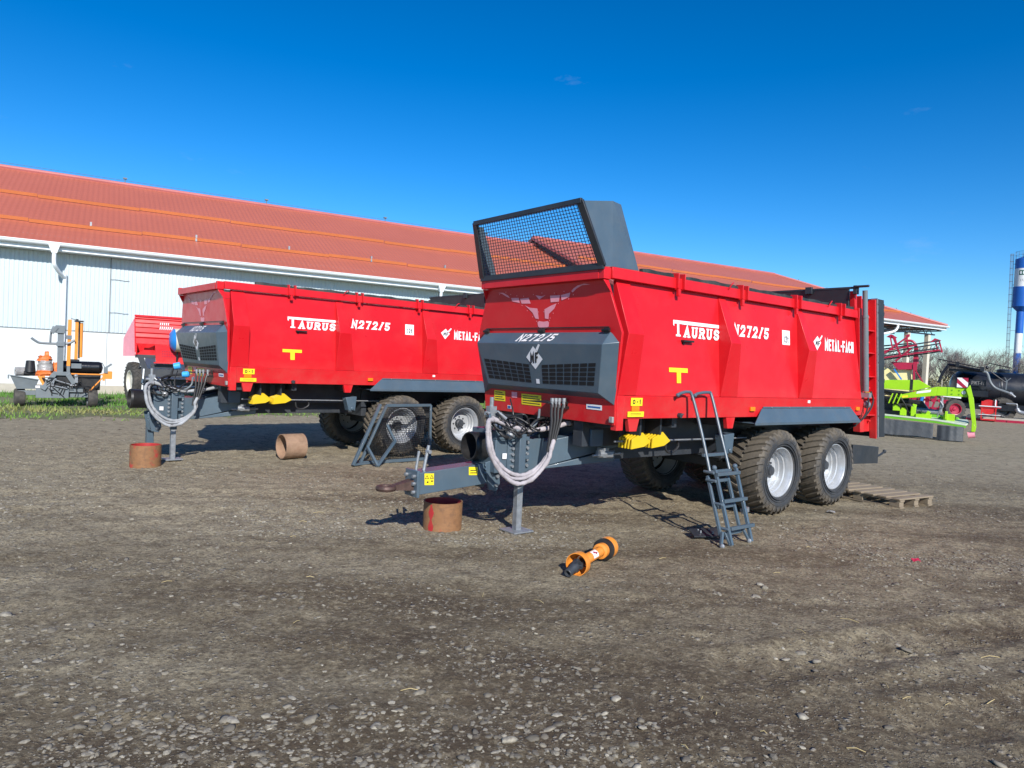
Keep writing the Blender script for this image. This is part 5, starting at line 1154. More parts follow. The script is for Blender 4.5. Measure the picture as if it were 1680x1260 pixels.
b = MB(); b.hexa([(-1.3, .6, .66), (.25, .6, .60), (.25, .9, .60), (-1.3, .9, .66)], [(-1.3, .62, .80), (.15, .62, .72), (.15, .88, .72), (-1.3, .88, .80)]); b.build('deck_hump', 'green', G_, bevel=.02)

# ---------------- black slurry tanker
K_ = at_view('slurry_tanker', 'black slurry tanker with gray suction hoses behind the green mower', 'tanker', (24.41, 35.35, 0), 34.63)
b = MB(); cx = -1.9; L = 5.2
b.lathe([(-.40, .001), (-.36, .35), (-.22, .68), (0, .86), (.06, .88), (L, .88), (L + .3, .5), (L + .36, .001)], (cx, 1.0, 1.62), (1, .30, -.01), 40)
tk = b.build('tank', 'tankblack', K_, smooth=40)
b = MB()
for k in (.05, 1.7, 3.4): b.lathe([(k, .875), (k, .90), (k + .06, .90), (k + .06, .875)], (cx, 1.0, 1.62), (1, .30, -.01), 40)
b.box(-2.3, -.9, -.02, .6, 2.44, 2.56); b.box(-2.25, -.55, .0, .3, 1.2, 1.5); b.box(-2.2, 2.2, .4, .9, .55, .85)
b.build('band', 'tankblack', tk)
b = MB(); pts = smooth_path([(-2.72, -.1, 1.80), (-2.58, -.1, 2.25), (-2.36, -.1, 2.66), (-2.2, -.1, 2.74), (-.85, -.12, 2.50)], 5); b.tube(pts, .075, 10); b.build('suction_pipe', 'tankblack', K_)
b = MB(); b.tube(smooth_path([(-.85, -.15, 2.47), (-.68, -.15, 2.43), (-.60, -.15, 2.28), (-.54, -.15, 2.08), (-.44, -.15, 1.86), (-.24, -.15, 1.66), (.10, -.15, 1.53), (.34, -.15, 1.44)], 5), .062, 12); h_ = b.build('suction_hose', 'wrapgray', K_, smooth=50)
b = MB(); b.cyl((.32, -.15, 1.46), (.44, -.15, 1.39), .085, 12); b.cyl((.42, -.15, 1.40), (.57, -.15, 1.27), .05, 10); b.build('coupling', 'steel', h_)
b = MB(); b.tube([(-2.78, -.3, 3.02), (-1.9, -.3, 2.85), (-.84, -.3, 2.63)], .030, 6); b.tube([(-.62, .2, 2.92), (.36, .2, 2.69)], .028, 6); b.box(-2.0, -1.85, -.35, -.1, 2.66, 2.92); b.box(-.95, -.78, -.35, -.1, 2.48, 2.70); b.ball((-.66, -.1, 2.68), .08, 10, 6); b.tube([(-.55, -.2, 2.52), (.12, -.25, 1.98)], .032, 6); b.tube([(-.53, -.2, 2.5), (-.54, -.2, 2.80)], .02, 6)
b.lathe([(0, .001), (0, .30), (.12, .30), (.16, .24), (.18, .001)], (.0, .7, 2.46), (0, 0, 1), 20)
b.build('boom', 'tankblack', K_)
b = MB(); b.bar((.17, -.14, 1.62), (.19, -.14, 2.06), .05, .05); b.bar((.03, -.14, 2.02), (.20, -.14, 2.02), .04, .04); b.bar((.19, -.14, 2.05), (.34, -.14, 2.20), .035, .03); b.bar((.19, -.14, 2.05), (.09, -.14, 2.22), .03, .03); b.bar((-.08, -.14, 1.72), (-.12, -.14, 2.02), .03, .03); b.build('hose_support', 'wrapgray', K_)
b = MB(); b.box(-1.36, -.66, -.03, .10, 1.72, 2.05); tb2 = b.build('type_board', 'tankblack', K_)
b = MB(); put_text(b, 'РЖТ-11', -1.28, -.76, 1.80, 1.97, lambda x, y: (x, -.038, y), .0); b.build('lettering', 'film', tb2, smooth=0)
b = MB(); b.tube(smooth_path([(.22, -.1, .93), (.58, -.1, .93), (.65, -.1, .90), (.67, -.1, .72)], 4), .04, 8); b.tube(smooth_path([(.66, -.1, .72), (.72, -.1, .60), (.84, -.1, .53), (1.15, -.1, .50), (1.6, -.1, .5)], 4), .10, 12); b.build('outlet_pipe', 'steel', K_, smooth=50)
far_wheel(K_, 'wheel', (.05, .6, .60), .60, .45, (.35, -1, 0), 'tankblack')
far_wheel(K_, 'wheel', (1.9, .6, .60), .60, .45, (.35, -1, 0), 'tankblack')

C_ = at_view('hose_reel', 'red hose reel with round end plates in front of the black tanker', 'hose reel', (23.77, 34.9, 0), 34.2)
b = MB()
for y in (-.1, .35): b.lathe([(0, .001), (0, .36), (.03, .36), (.03, .001)], (-.22, y, .72), (0, 1, 0), 28)
b.build('reel_flange', 'red', C_)
b = MB(); b.cyl((-.22, -.05, .72), (-.22, .36, .72), .16, 16); b.box(-.56, .28, -.14, -.10, .68, .74); b.box(-.56, .28, -.14, -.10, .30, .35); b.box(-.52, -.47, -.14, -.10, .06, 1.0); b.box(.06, .11, -.14, -.10, .06, 1.06); b.box(-.5, .12, -.14, .3, .06, .12)
b.build('reel_frame', 'red', C_)
b = MB(); b.bar((-.62, -.16, .76), (.30, -.16, .76), .03, .04); b.bar((-.62, -.16, .34), (.30, -.16, .34), .02, .025); b.bar((.06, -.16, .8), (.06, -.16, 1.1), .05, .05); b.build('reel_bar', 'trimwhite', C_)
D_ = at_view('steel_platform', 'low dark red steel beam platform lying under the black tanker', 'platform', (24.41, 35.0, 0), 34.63)
b = MB(); b.box(-1.6, 3.2, -.10, 2.4, .12, .20); b.build('deck', 'concrete', D_)
b = MB(); b.box(-1.6, 3.2, -.12, -.06, .0, .119)
for k in range(7): b.box(-1.4 + .75 * k, -1.36 + .75 * k, -.15, -.121, .0, .12)
b.build('beam', 'maroon', D_)

# ---------------- field sprayer and a red wheeled implement behind the mower
P_ = at_view('field_sprayer', 'crimson folded boom sprayer with cream tank behind the green mower', 'sprayer', (18.58, 32.59, 0), 29.69)
b = MB(); b.hexa([(-2.4, .2, 1.2), (-.15, .2, 1.2), (-.15, 1.3, 1.2), (-2.4, 1.3, 1.2)], [(-2.4, .3, 2.42), (-.22, .3, 2.36), (-.22, 1.2, 2.36), (-2.4, 1.2, 2.42)]); b.build('tank', 'cream', P_, bevel=.06, seg=3)
b = MB(); b.prism([(-1.10, .1, 2.66), (-.16, .1, 2.66), (-.16, .1, 2.36), (-.80, .1, 2.32)], (0, .5, 0)); b.box(-.20, -.02, .1, .3, 2.3, 3.42); b.tube(smooth_path([(-.58, .15, 3.66), (-.30, .15, 3.66), (-.12, .15, 3.46), (-.07, .15, 3.1), (-.02, .15, 2.62)], 5), .055, 8); b.bar((-.16, .1, 2.6), (-.05, .1, 1.0), .08, .08)
b.box(-2.2, .2, .4, .9, .55, .75); b.bar((-.10, .2, 2.35), (.3, .2, 1.7), .05, .05)
b.build('boom_frame', 'maroon', P_)
b = MB()
for i, (p, q) in enumerate([((-1.7, 0, 2.70), (.86, -.3, 3.20)), ((-1.7, .05, 2.86), (.80, -.25, 3.36)), ((-1.7, .1, 3.02), (.82, -.2, 3.56)), ((-1.7, .15, 3.2), (.80, -.15, 3.70)), ((-1.7, .3, 3.38), (-.3, .1, 3.55)), ((-1.7, .3, 2.78), (.84, -.1, 3.28))]):
    b.bar(p, q, .06, .06)
for k in range(16):
    t = k / 16; x = -1.6 + 2.4 * t; b.bar((x, .02, 2.74 + .5 * t), (x + .15, .0, 3.04 + .5 * t), .02, .02)
b.build('boom', 'chassis', P_)
for i, (p, q) in enumerate([((-1.6, -.1, 2.80), (.80, -.4, 3.26)), ((-1.6, -.1, 3.10), (-.1, -.3, 3.46)), ((-1.5, -.12, 2.95), (-.4, -.2, 3.90)), ((-1.1, -.12, 3.9), (-.7, -.2, 2.9)), ((-.9, -.12, 2.7), (-.3, -.2, 3.3))]): MB().bar(p, q, .07, .07).build('boom_tube', 'maroon', P_)
b = MB()
for x, z, h in ((-1.20, 3.88, .62), (-.98, 3.75, .5), (-.52, 3.90, 1.0), (.62, 3.72, .55), (.78, 3.68, .52)):
    b.bar((x, -.1, z), (x + .14, -.1, z - h), .07, .06)
b.prism([(-1.35, -.1, 3.82), (-1.16, -.1, 3.95), (-.90, -.1, 3.80), (-1.0, -.1, 3.72)], (0, .1, 0)); b.prism([(.42, -.15, 3.62), (.60, -.15, 3.80), (.86, -.15, 3.70), (.70, -.15, 3.62)], (0, .1, 0)); b.prism([(.52, -.15, 3.30), (.92, -.15, 3.24), (.90, -.15, 3.16), (.56, -.15, 3.18)], (0, .1, 0)); b.prism([(-.62, -.1, 3.88), (-.40, -.1, 3.98), (-.42, -.1, 3.84)], (0, .1, 0))
b.build('boom_joint', 'maroon', P_)
b = MB(); b.bar((-.95, .05, 2.34), (-.62, .05, 1.86), .16, .06); b.build('filler_pipe', 'blue', P_)
far_wheel(P_, 'wheel', (-1.2, .5, .7), .7, .35, (.5, -1, 0), 'cream')
V_ = at_view('tillage_implement', 'red implement with one large lugged tyre behind the mower', 'implement', (20.65, 33.12, 0), 31.94)
far_wheel(V_, 'wheel', (.05, .1, .60), .46, .34, (.45, -1, 0), 'maroon', True, 18)
b = MB(); b.box(-1.5, -.2, .2, .5, .45, .62); b.bar((-.4, 0, .95), (.0, .0, .5), .06, .06); b.box(-1.15, -.98, .1, .4, .4, 1.2); b.box(-1.95, -1.8, .1, .4, .4, 1.2); b.box(-2.1, .2, .3, .5, .9, 1.0)
for k in range(7): b.bar((-2.2 + .27 * k, .2, .55), (-2.05 + .27 * k, .2, 1.15), .09, .08); b.cyl((-2.15 + .27 * k, .1, .95), (-2.15 + .27 * k, .3, .95), .10, 10)
b.build('frame', 'maroon', V_)
b = MB(); b.prism([(-.45, .3, 1.30), (.30, .3, 1.20), (.30, .3, 1.10), (-.45, .3, 1.15)], (0, .3, 0)); b.build('cover', 'trimwhite', V_)
b = MB(); b.cyl((-1.35, .1, .75), (-1.25, .1, 1.15), .08, 10); b.build('cap', 'blue', V_)

# ---------------- water tower
M['brushgreen'] = pm('dark_green_print', (.01, .10, .07), .5, 0, .05, 5)
Q_ = at_view('water_tower', 'tall blue and white water tower with caged ladder beyond the black tanker', 'water tower', (62.41, 87.57, 0), 35.48)
ox = .0
def ring(z0, z1, r_, mat, name, par): 
    b = MB(); b.cyl((ox, 1.2, z0), (ox, 1.2, z1), r_, 40); return b.build(name, mat, par, smooth=40)
sh = ring(0, 6.1, .40, 'towerblue', 'shaft', Q_); sh.location = (-.28, 0, 0)
o_ = ring(6.1, 8.6, .40, 'towerwhite', 'shaft_band', Q_); o_.location = (-.26, 0, 0)
o_ = ring(8.6, 11.6, .42, 'towerblue', 'shaft', Q_); o_.location = (-.24, 0, 0)
b = MB(); b.cyl((-.20, 1.2, 11.3), (-.20, 1.2, 11.9), .42, 40, .98); b.cyl((-.20, 1.2, 11.9), (-.20, 1.2, 14.35), .98, 40); tk = b.build('tank', 'towerblue', Q_, smooth=35)
b = MB(); b.cyl((-.18, 1.2, 14.35), (-.18, 1.2, 16.6), .95, 40); tw = b.build('tank_band', 'towerwhite', Q_, smooth=35)
b = MB(); b.cyl((-.18, 1.2, 16.6), (-.18, 1.2, 17.8), .95, 40); b.cyl((-.18, 1.2, 17.8), (-.18, 1.2, 18.1), .95, 40, .25); b.build('tank', 'towerblue', Q_, smooth=35)
b = MB()
for k in range(14):
    t = 2 * math.pi * k / 14; p = (-.18 + .93 * math.cos(t), 1.2 + .93 * math.sin(t)); b.bar((*p, 17.8), (*p, 18.7), .03, .03)
for z in (18.25, 18.7): b.lathe([(0, .915), (.03, .945), (.03, .915)], (-.18, 1.2, z), (0, 0, 1), 28)
b.cyl((-.1, .9, 18.1), (-.1, .9, 18.45), .2, 12)
b.build('railing', 'truss', Q_)
b = MB()
def cylmap(x, y, r_=.958): t = x / .95; return (-.18 + r_ * math.sin(t), 1.2 - r_ * math.cos(t), y)
for i in range(8):
    x0 = -.45 + .12 * i; b.poly([cylmap(x0, 15.75), cylmap(x0 + .12, 15.75), cylmap(x0 + .12, 16.35), cylmap(x0, 16.35)])
em = b.build('emblem', 'brushgreen', tw, smooth=0)
b = MB()
for cx in (-.27, .02, .28):
    pts = [cylmap(cx + .10 * math.cos(a), 16.05 + .20 * math.sin(a), .964) for a in [2 * math.pi * k / 14 for k in range(14)]]; b.poly(pts)
b.build('emblem_ring', 'towerwhite', em, smooth=0)
b = MB()
for i in range(5): x0 = -.30 + .17 * i; b.poly([cylmap(x0, 14.95), cylmap(x0 + .04, 14.95), cylmap(x0 + .10, 15.25), cylmap(x0 + .05, 15.28)])
b.build('lettering', 'film', tw, smooth=0)
b = MB()
for x in (-1.62, -1.30): b.bar((x + .22, .9, 4.0), (x, .9, 18.5), .055, .055)
for x in (-1.52, -1.40): b.bar((x + .22, .65, 4.0), (x, .65, 18.5), .04, .04)
for k in range(18):
    z = 4.4 + .82 * k; dx = .22 * (18.5 - z) / 14.5; b.bar((-1.66 + dx, .9, z), (-1.26 + dx, .9, z), .05, .06); b.bar((-1.62 + dx, .9, z), (-1.5 + dx, .65, z), .03, .03); b.bar((-1.30 + dx, .9, z), (-1.40 + dx, .65, z), .03, .03)
for z in (6.5, 8.9, 11.8, 14.6, 17.2): b.bar((-1.3 + .22 * (18.5 - z) / 14.5, .9, z), (-.5, 1.1, z), .05, .05)
b.build('ladder', 'truss', Q_)

# ---------------- mesh fence and bare trees along the far edge
F_ = at_view('mesh_fence', 'low gray wire mesh fence in front of the bare trees', 'fence', (46.0, 74.0, 0), 31.9)
b = MB()
for k in range(13): b.bar((-6 + 2.5 * k, 0, 0), (-6 + 2.5 * k, 0, 2.2), .08, .08)
pp_ = b.build('post', 'concrete', F_)
b = MB()
for k in range(120): b.bar((-6 + .25 * k, .02, .1), (-6 + .25 * k, .02, 2.1), .012, .012)
for k in range(11): b.bar((-6, .02, .1 + .2 * k), (24, .02, .1 + .2 * k), .012, .012)
b.build('wire_mesh', 'truss', F_, smooth=0)
def tree_mesh(seed, H_):
    g = random.Random(seed); tr = MB(); tw = MB()
    def grow(p, d, L, r_, lev):
        n = 3; pts = [p]; q = Vector(p); dd = Vector(d)
        for i in range(n):
            dd = (dd + Vector((g.uniform(-.18, .18), g.uniform(-.18, .18), g.uniform(-.02, .12)))).normalized(); q = q + dd * (L / n); pts.append(q.copy())
        (tr if lev < 2 else tw).tube(pts, [r_ * (1 - .5 * i / n) for i in range(n + 1)], 5 if lev < 2 else 3, caps=False)
        if lev >= 4: return
        k = g.randint(5, 7) if lev < 3 else g.randint(4, 6)
        for j in range(k):
            t = g.uniform(.35, 1.0); i = min(int(t * n), n - 1); base = pts[i].lerp(pts[i + 1], t * n - i)
            a = g.uniform(0, 6.28); s = Vector((math.cos(a), math.sin(a), 0)); nd = (dd * g.uniform(.5, 1.0) + s * g.uniform(.4, .9) + Vector((0, 0, .25))).normalized()
            grow(base, nd, L * g.uniform(.48, .72), r_ * .5, lev + 1)
    for j in range(g.randint(1, 3)):
        a = g.uniform(0, 6.28); grow(Vector((0.15 * math.cos(a), .15 * math.sin(a), -.1)), Vector((.22 * math.cos(a), .22 * math.sin(a), 1)).normalized(), H_ * .48, .085, 0)
    return tr, tw
protos = []
for i in range(4):
    r_ = thing('bare_tree', 'leafless gray tree in the row beyond the yard', 'tree', (0, 0, 0), 0, 'leafless trees beyond the yard')
    a_, c_ = tree_mesh(20 + i, 7.2); a_.build('trunk', 'bark', r_, smooth=0); c_.build('crown', 'twig', r_, smooth=0); protos.append(r_)
gt = random.Random(9); k = 0
for i in range(26):
    ang = R(25.5 + 13.5 * i / 25 + gt.uniform(-.2, .2)); d = gt.uniform(100, 128)
    o = protos[i] if i < 4 else copy_tree(protos[gt.randrange(4)])
    o.location = (math.sin(ang) * d, math.cos(ang) * d, 0); s = gt.uniform(.70, 1.08); o.scale = (s, s, s); o.rotation_euler = (0, 0, gt.uniform(0, 6.28))
def scrub():
    g = np.random.default_rng(3); n = 26000
    ang = np.radians(24 + 18 * g.random(n)); d = 96 + 22 * g.random(n)
    x = np.sin(ang) * d; y = np.cos(ang) * d
    top = np.clip(2.2 + 3.4 * fbm(x * .22, y * .22, 4), .5, 4.2); z = top * g.random(n) ** .8
    c = np.stack([x, y, z], 1); s = .10 + .16 * g.random(n)
    A = g.normal(size=(n, 3)); A /= np.linalg.norm(A, axis=1)[:, None]; Bv = np.cross(A, g.normal(size=(n, 3))); Bv /= np.linalg.norm(Bv, axis=1)[:, None]
    V = np.stack([c + A * s[:, None], c - A * s[:, None] * .5 + Bv * s[:, None] * .5, c - A * s[:, None] * .5 - Bv * s[:, None] * .5], 1).reshape(-1, 3)
    ob = np_mesh('brush', V, np.arange(3 * n).reshape(-1, 3), M['brush'], smooth=False); tag(ob, kind='stuff')
    at = ob.data.attributes.new('tone', 'FLOAT', 'POINT'); at.data.foreach_set('value', np.repeat(np.clip(g.random(n) * .5 + .5 * (fbm(x * .15, y * .15, 3) + .5), 0, 1), 3).astype(np.float32))
m_, nt, b_ = new_mat('dry_brush'); a_ = nt.nodes.new('ShaderNodeAttribute'); a_.attribute_name = 'tone'
nt.links.new(ramp(nt, a_.outputs['Fac'], [(0, (.09, .10, .04)), (.5, (.19, .17, .08)), (1, (.26, .22, .13))]), b_.inputs['Base Color']); b_.inputs['Roughness'].default_value = .9; M['brush'] = m_
scrub()
# ------------------------------------------------------------------ loose things in the yard
def gz(x, y): return float(hgt(np.array([x]), np.array([y]))[0])
FR1 = Matrix.Translation((0.364, 7.730, 0)) @ Matrix.Rotation(R(90 - 51.47), 4, 'Z')
def ring_pipe(label, loc, rad, h, wall=.012, lay=None):
    o = thing('pipe_ring', label, 'pipe', loc, 0, 'short steel pipe offcuts')
    b = MB(); b.lathe([(0, rad), (h, rad), (h, rad - wall), (0, rad - wall)], (0, 0, 0), (0, 0, 1), 56, True)
    return o, b
o, b = ring_pipe('rusty pipe offcut standing upright beneath the front trailer drawbar', (-.646, 7.224, gz(-.646, 7.224) - .012), .199, .30)
b.build('shell', 'rust', o, smooth=40)
b = MB(); gp = random.Random(5); n_ = 14
ws = [.09 + .05 * math.sin(i * .8) + .03 * gp.random() for i in range(n_ + 1)]; a0 = math.atan2(-7.22, .646) - .62
for i in range(n_):
    z0, z1 = .02 + .265 * i / n_, .02 + .265 * (i + 1) / n_
    for j in range(4): b.poly([(.2004 * math.cos(a), .2004 * math.sin(a), z) for a, z in ((a0 + ws[i] * (j / 2 - 1), z0), (a0 + ws[i] * ((j + 1) / 2 - 1), z0), (a0 + ws[i + 1] * ((j + 1) / 2 - 1), z1), (a0 + ws[i + 1] * (j / 2 - 1), z1))])
b.build('paint_patch', 'rustred', o, smooth=40)
l = MB(); l.lathe([(.01, .1855), (.297, .1855)], (0, 0, 0), (0, 0, 1), 56); l.build('lining', 'rustred', o, smooth=40)
o, b = ring_pipe('rusty pipe offcut standing upright in front of the far trailer, bright red inside', (-5.145, 10.015, gz(-5.145, 10.015) - .01), .203, .325)
b.build('shell', 'rust', o, smooth=40); l = MB(); l.lathe([(.01, .1895), (.322, .1895)], (0, 0, 0), (0, 0, 1), 56); l.build('lining', 'rustred', o, smooth=40)
o, b = ring_pipe('dusty pipe offcut lying on its side before the far trailer', (-3.50, 11.45, .198), .20, .36)
b.build('shell', 'rustpale', o, smooth=40); o.rotation_euler = (R(90), 0, R(43 + 90)); o.location = (-3.66, 11.36, .20)

# ladder leaning on the front trailer's rail
LD = thing('ladder', 'dark gray folding access ladder leaning against the side of the front trailer', 'ladder', (0, 0, 0), 0)
LD.matrix_world = FR1
def lad(u, v, z): return (u, -v, z)
lv = lambda z: 1.76 - .42 * z                                       # leaning plane
b = MB(); P = lambda u, z, dv=0: lad(u, lv(z) + dv, z)
for us in ((.845, .995, 1.055, 1.045, 1.0), (1.135, 1.345, 1.394, 1.369, 1.34)):
    b.tube(smooth_path([lad(us[0], 1.13, 1.462), lad(us[0] + .05, 1.13, 1.482), lad(us[1], 1.14, 1.497), lad(us[2] - .01, 1.165, 1.45), P(us[3], 1.07), P(us[4], .69)], 4), .017, 10)
    b.ball(lad(us[0], 1.13, 1.462), .022, 8, 6)
b.bar(P(.99, .86, -.02), P(1.39, .86, -.02), .03, .032); b.bar(P(1.0, .70, .0), P(1.36, .70, .0), .03, .03)
up_ = b.build('upper_section', 'gray', LD, bevel=.002)
b = MB()
for u0, u1 in ((1.052, .975), (1.412, 1.315)): b.bar(P(u0, .72, .035), P(u1, .02, .035), .032, .03, (1, 0, 0)); b.ball(P(u0, .74, .03), .028, 8, 6)
for z in (.68, .425, .172): b.bar(P(1.005 + .05 * (z - .17), z, .055), P(1.425 - .0 * z - .04 * (.68 - z), z, .055), .032, .034)
b.build('lower_section', 'gray', LD, bevel=.002)
b = MB()
for u0, u1 in ((.985, .925), (1.318, 1.262)): b.bar(P(u0, .66, -.03), P(u1, .10, -.03), .028, .028, (1, 0, 0))
for z in (.604, .357, .108): b.bar(P(.975 + .05 * z, z, -.04), P(1.285 + .05 * z, z, -.04), .03, .034)
b.bar(P(.93, .14, .0), P(.845, .012, .0), .026, .026, (1, 0, 0)); b.bar(P(.96, .14, .0), P(.975, .015, .02), .024, .024, (1, 0, 0)); b.bar(P(1.27, .16, .0), P(1.30, .015, .02), .024, .024, (1, 0, 0))
for z in (.70, .62, .40, .17): b.cyl(P(.95 + .03 * z, z, -.05), P(.95 + .03 * z, z, .07), .016, 8)
b.build('folded_section', 'gray', LD, bevel=.002)
b = MB(); b.cyl(P(1.37, .30, -.02), P(1.45, .30, -.02), .02, 8); b.bar(P(1.40, .28, -.03), P(1.50, .30, -.03), .035, .05)
for u, z in ((.985, .012), (1.30, .012), (.84, .012)): b.ball(P(u, z + .012, .02), .026, 8, 6)
b.build('foot', 'steel', LD)
# gray bracket plate lying on the ground by the ladder
BP = thing('bracket_plate', 'bolted gray plate lying on the ground behind the ladder foot', 'plate', FR1 @ Vector((1.05, -1.42, .03)), R(20))
b = MB(); b.prism([(-.17, -.05, 0), (.15, -.09, 0), (.19, .06, .05), (-.14, .10, .04)], (0, 0, .012)); pl_ = b.build('plate', 'dark', BP)
for x, y in ((-.06, .0), (.06, -.04), (.07, .05), (-.05, .06)): MB().cyl((x, y, .03), (x, y, .055), .010, 8).build('bolt', 'steel', pl_)

# driveshaft with its orange guards
A_, B_ = Vector((.62, 5.79, 0)), Vector((.955, 6.40, 0))
dx = (B_ - A_).normalized(); Ld = (B_ - A_).length
PT = thing('driveshaft', 'orange guarded driveshaft lying on the bare ground before the front trailer', 'driveshaft', (A_.x, A_.y, gz(A_.x, A_.y) + .098), math.atan2(dx.y, dx.x))
b = MB(); b.lathe([(-.05, .088), (-.05, .094), (.02, .096), (.045, .085), (.075, .058), (.075, .05), (.04, .076), (.015, .088)], (0, 0, 0), (1, 0, 0), 36, True); b.build('guard_cone', 'orange', PT, smooth=35)
b = MB(); b.lathe([(.07, .040), (.09, .046), (.36, .042), (.50, .042), (.50, .03), (.07, .03)], (0, 0, 0), (1, 0, 0), 28, True); tb_ = b.build('guard_tube', 'orange', PT, smooth=35)
b = MB()
for i in range(6):
    t0, t1 = R(20 + i * 15), R(35 + i * 15); b.poly([(.22, -.0465 * math.sin(t0 - .3), .0465 * math.cos(t0 - .3)), (.22, -.0465 * math.sin(t1 - .3), .0465 * math.cos(t1 - .3)), (.33, -.046 * math.sin(t1 - .3), .046 * math.cos(t1 - .3)), (.33, -.046 * math.sin(t0 - .3), .046 * math.cos(t0 - .3))])
b.build('sticker', 'white', tb_, smooth=30)
b = MB(); b.box(.25, .265, -.036, -.02, .036, .046); b.box(.275, .30, -.042, -.03, .026, .038); b.build('mark', 'maroon', tb_)
b = MB(); b.lathe([(.46, .045), (.47, .068), (.53, .066), (.545, .05)], (0, 0, 0), (1, 0, 0), 30); b.lathe([(.575, .094), (.66, .096), (.68, .092), (.68, .082), (.575, .088)], (0, 0, 0), (1, 0, 0), 36, True); b.build('guard_cone', 'orange', PT, smooth=35)
b = MB(); b.lathe([(.535, .064), (.54, .097), (.574, .098), (.576, .064)], (0, 0, 0), (1, 0, 0), 36, True); b.build('collar', 'black', PT, smooth=35)
b = MB(); b.cyl((.10, 0, 0), (-.02, .0, .0), .03, 14)
yk = Vector((-.03, 0, .0)); yd = Vector((-.95, .12, -.30)).normalized()
b.bar((.02, .035, 0), (-.05, .035, -.01), .022, .045); b.bar((.02, -.035, 0), (-.05, -.035, -.01), .022, .045); b.cyl((-.04, -.05, -.005), (-.04, .05, -.005), .015, 10); b.cyl((-.04, 0, -.055), (-.04, 0, .045), .015, 10)
b.lathe([(.02, .028), (.03, .038), (.075, .040), (.085, .034), (.15, .034), (.155, .030), (.15, .018), (.06, .018)], yk, yd, 20); b.bar(yk + Vector((0, 0, .035)), yk + yd * .06 + Vector((0, 0, .03)), .04, .02); b.bar(yk - Vector((0, 0, .04)), yk + yd * .06 - Vector((0, 0, .03)), .04, .02)
b.build('yoke', 'chassis', PT, smooth=35)

# spare mesh guard standing against the far trailer's wheels
SG = thing('spare_guard', 'detached wire mesh guard standing on the ground against the far trailer wheels', 'mesh guard', (-2.33, 11.13, 0), R(90 - 47.5))
b = MB(); bl, br, tl, tr_ = map(Vector, ((0, 0, .03), (1.34, 0, .03), (.50, .10, .93), (1.40, .12, .93)))
b.bar(bl, br, .04, .05); b.bar(tl, tr_, .04, .045); b.bar(bl, tl, .03, .05, (0, 1, 0)); b.bar(br, tr_, .03, .05, (0, 1, 0))
b.bar((-.20, -.12, .02), (.36, .06, .95), .04, .05, (0, 1, 0)); b.bar((.50, .06, .62), (.62, -.02, .34), .035, .04, (0, 1, 0)); b.bar((.62, -.02, .36), (.10, -.34, .02), .035, .05, (0, 1, 0)); b.bar((.06, -.08, .30), (.11, -.34, .02), .035, .05, (0, 1, 0)); b.bar((-.2, -.1, .025), (.3, .0, .03), .05, .03)
gd = b.build('frame', 'gray', SG, bevel=.003)
b = MB(); at = lambda a, c: (bl * (1 - a) + br * a) * (1 - c) + (tl * (1 - a) + tr_ * a) * c
for i in range(1, 34): b.bar(at(i / 34, .02), at(i / 34, .98), .005, .005, (0, 1, 0))
for j in range(1, 26): b.bar(at(.01, j / 26), at(.99, j / 26), .005, .006)
b.build('wire_mesh', 'black', gd, smooth=0)

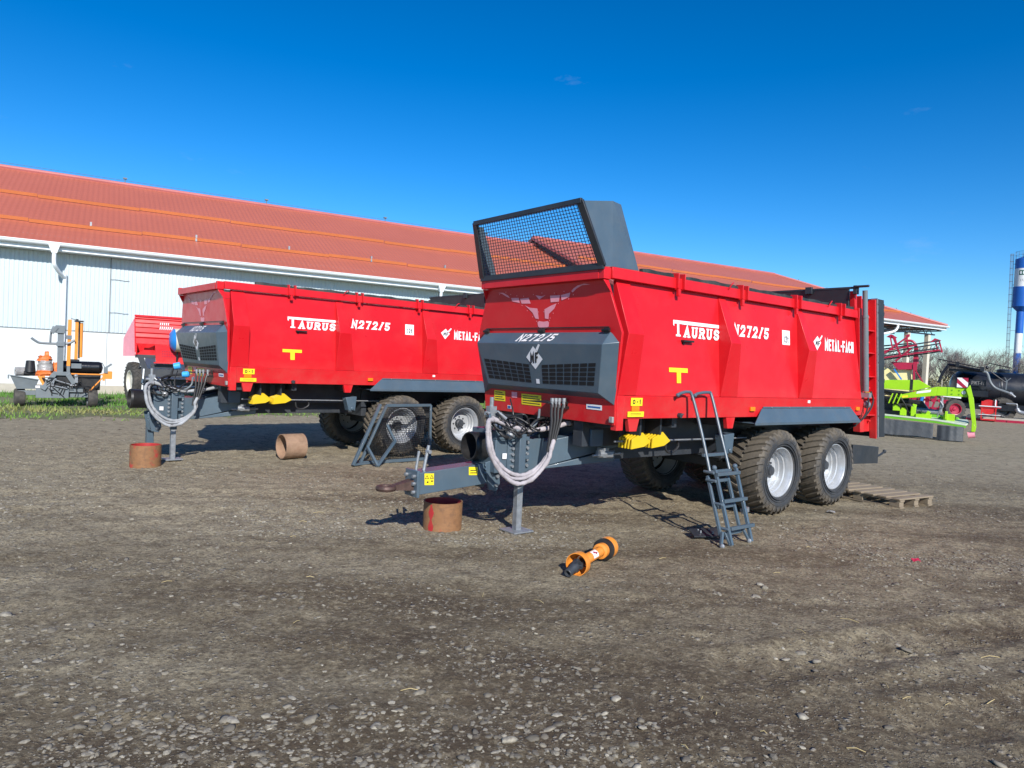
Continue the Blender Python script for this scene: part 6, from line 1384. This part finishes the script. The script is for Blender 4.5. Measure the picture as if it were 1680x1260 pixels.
# pallet
PL = thing('pallet', 'weathered wooden pallet lying on the ground behind the front trailer wheels', 'pallet', (5.30, 9.50, .0), math.atan2(10.02 - 9.556, 5.963 - 5.202))
wd = math.hypot(5.963 - 5.202, 10.023 - 9.556)
for k in range(7):
    b = MB(); y = .0 + k * .185; b.box(-.02, .82, y, y + (.135 if k % 3 else .10), .118 + .001 * (k % 2), .140 + .001 * (k % 2)); b.build('top_board', 'wood', PL, bevel=.003)
for x in (.0, .36, .70):
    b = MB(); b.box(x, x + .10, .0, 1.22, .0, .022); b.build('bottom_board', 'wood', PL)
    b = MB()
    for y in (.01, .54, 1.07): b.box(x, x + .10, y, y + .145, .0225, .0945)
    b.build('block', 'wood', PL, bevel=.004)
    b = MB(); b.box(x, x + .10, .0, 1.22, .095, .117); b.build('stringer', 'wood', PL)
# scraps
SR = MB(); g = random.Random(3)
SR.add([(.0, 0, .03), (.06, .02, .035), (.09, -.03, .0), (.03, -.05, .02), (-.04, -.03, .0), (-.06, .02, .03), (-.02, .05, .0), (.05, .06, .01)], [[0, 1, 2, 3], [0, 3, 4, 5], [0, 5, 6], [0, 6, 7, 1]])
o = SR.build('red_scrap', 'maroon', None, smooth=0); o.scale = (.6, .6, .9); o.location = (3.936, 6.743, gz(3.936, 6.743) + .005); tag(o, 'small crumpled red plastic scrap on the brown soil', 'scrap')
SR = MB(); SR.add([(.0, 0, .02), (.09, .02, .012), (.07, -.05, .0), (-.02, -.05, .015), (-.08, .0, .0), (.0, .06, .02)], [[0, 1, 2, 3], [0, 3, 4], [0, 4, 5], [0, 5, 1]])
o = SR.build('paper_scrap', 'film', None, smooth=0); o.scale = (.7, .7, 1); o.location = (4.137, 9.0, .012); tag(o, 'small white paper scrap on the ground by the rear wheel', 'scrap')
b = MB(); g = random.Random(12)
spots = [(3.13, 4.39), (2.17, 3.75), (2.4, 3.75), (.87, 3.14), (1.29, 3.32), (2.63, 3.76), (3.3, 5.2), (2.0, 4.6), (1.1, 3.5), (2.5, 4.9), (-.4, 3.6), (-1.3, 4.4), (.3, 5.0), (3.0, 7.0), (3.6, 7.5), (1.7, 3.2)]
for x, y in spots + [(g.uniform(-2.5, 4.5), g.uniform(3.2, 8)) for _ in range(14)]:
    a = g.uniform(0, 3.14); l_ = g.uniform(.03, .13); z = gz(x, y) + .012
    b.tube([(x, y, z), (x + l_ * .5 * math.cos(a), y + l_ * .5 * math.sin(a), z + .006), (x + l_ * math.cos(a + .12), y + l_ * math.sin(a + .12), z - .004)], .0022, 4)
M['straw'] = pm('dry_straw', (.46, .36, .17), .8, 0, .2, 10)
tag(b.build('straw_litter', 'straw', None), kind='stuff')
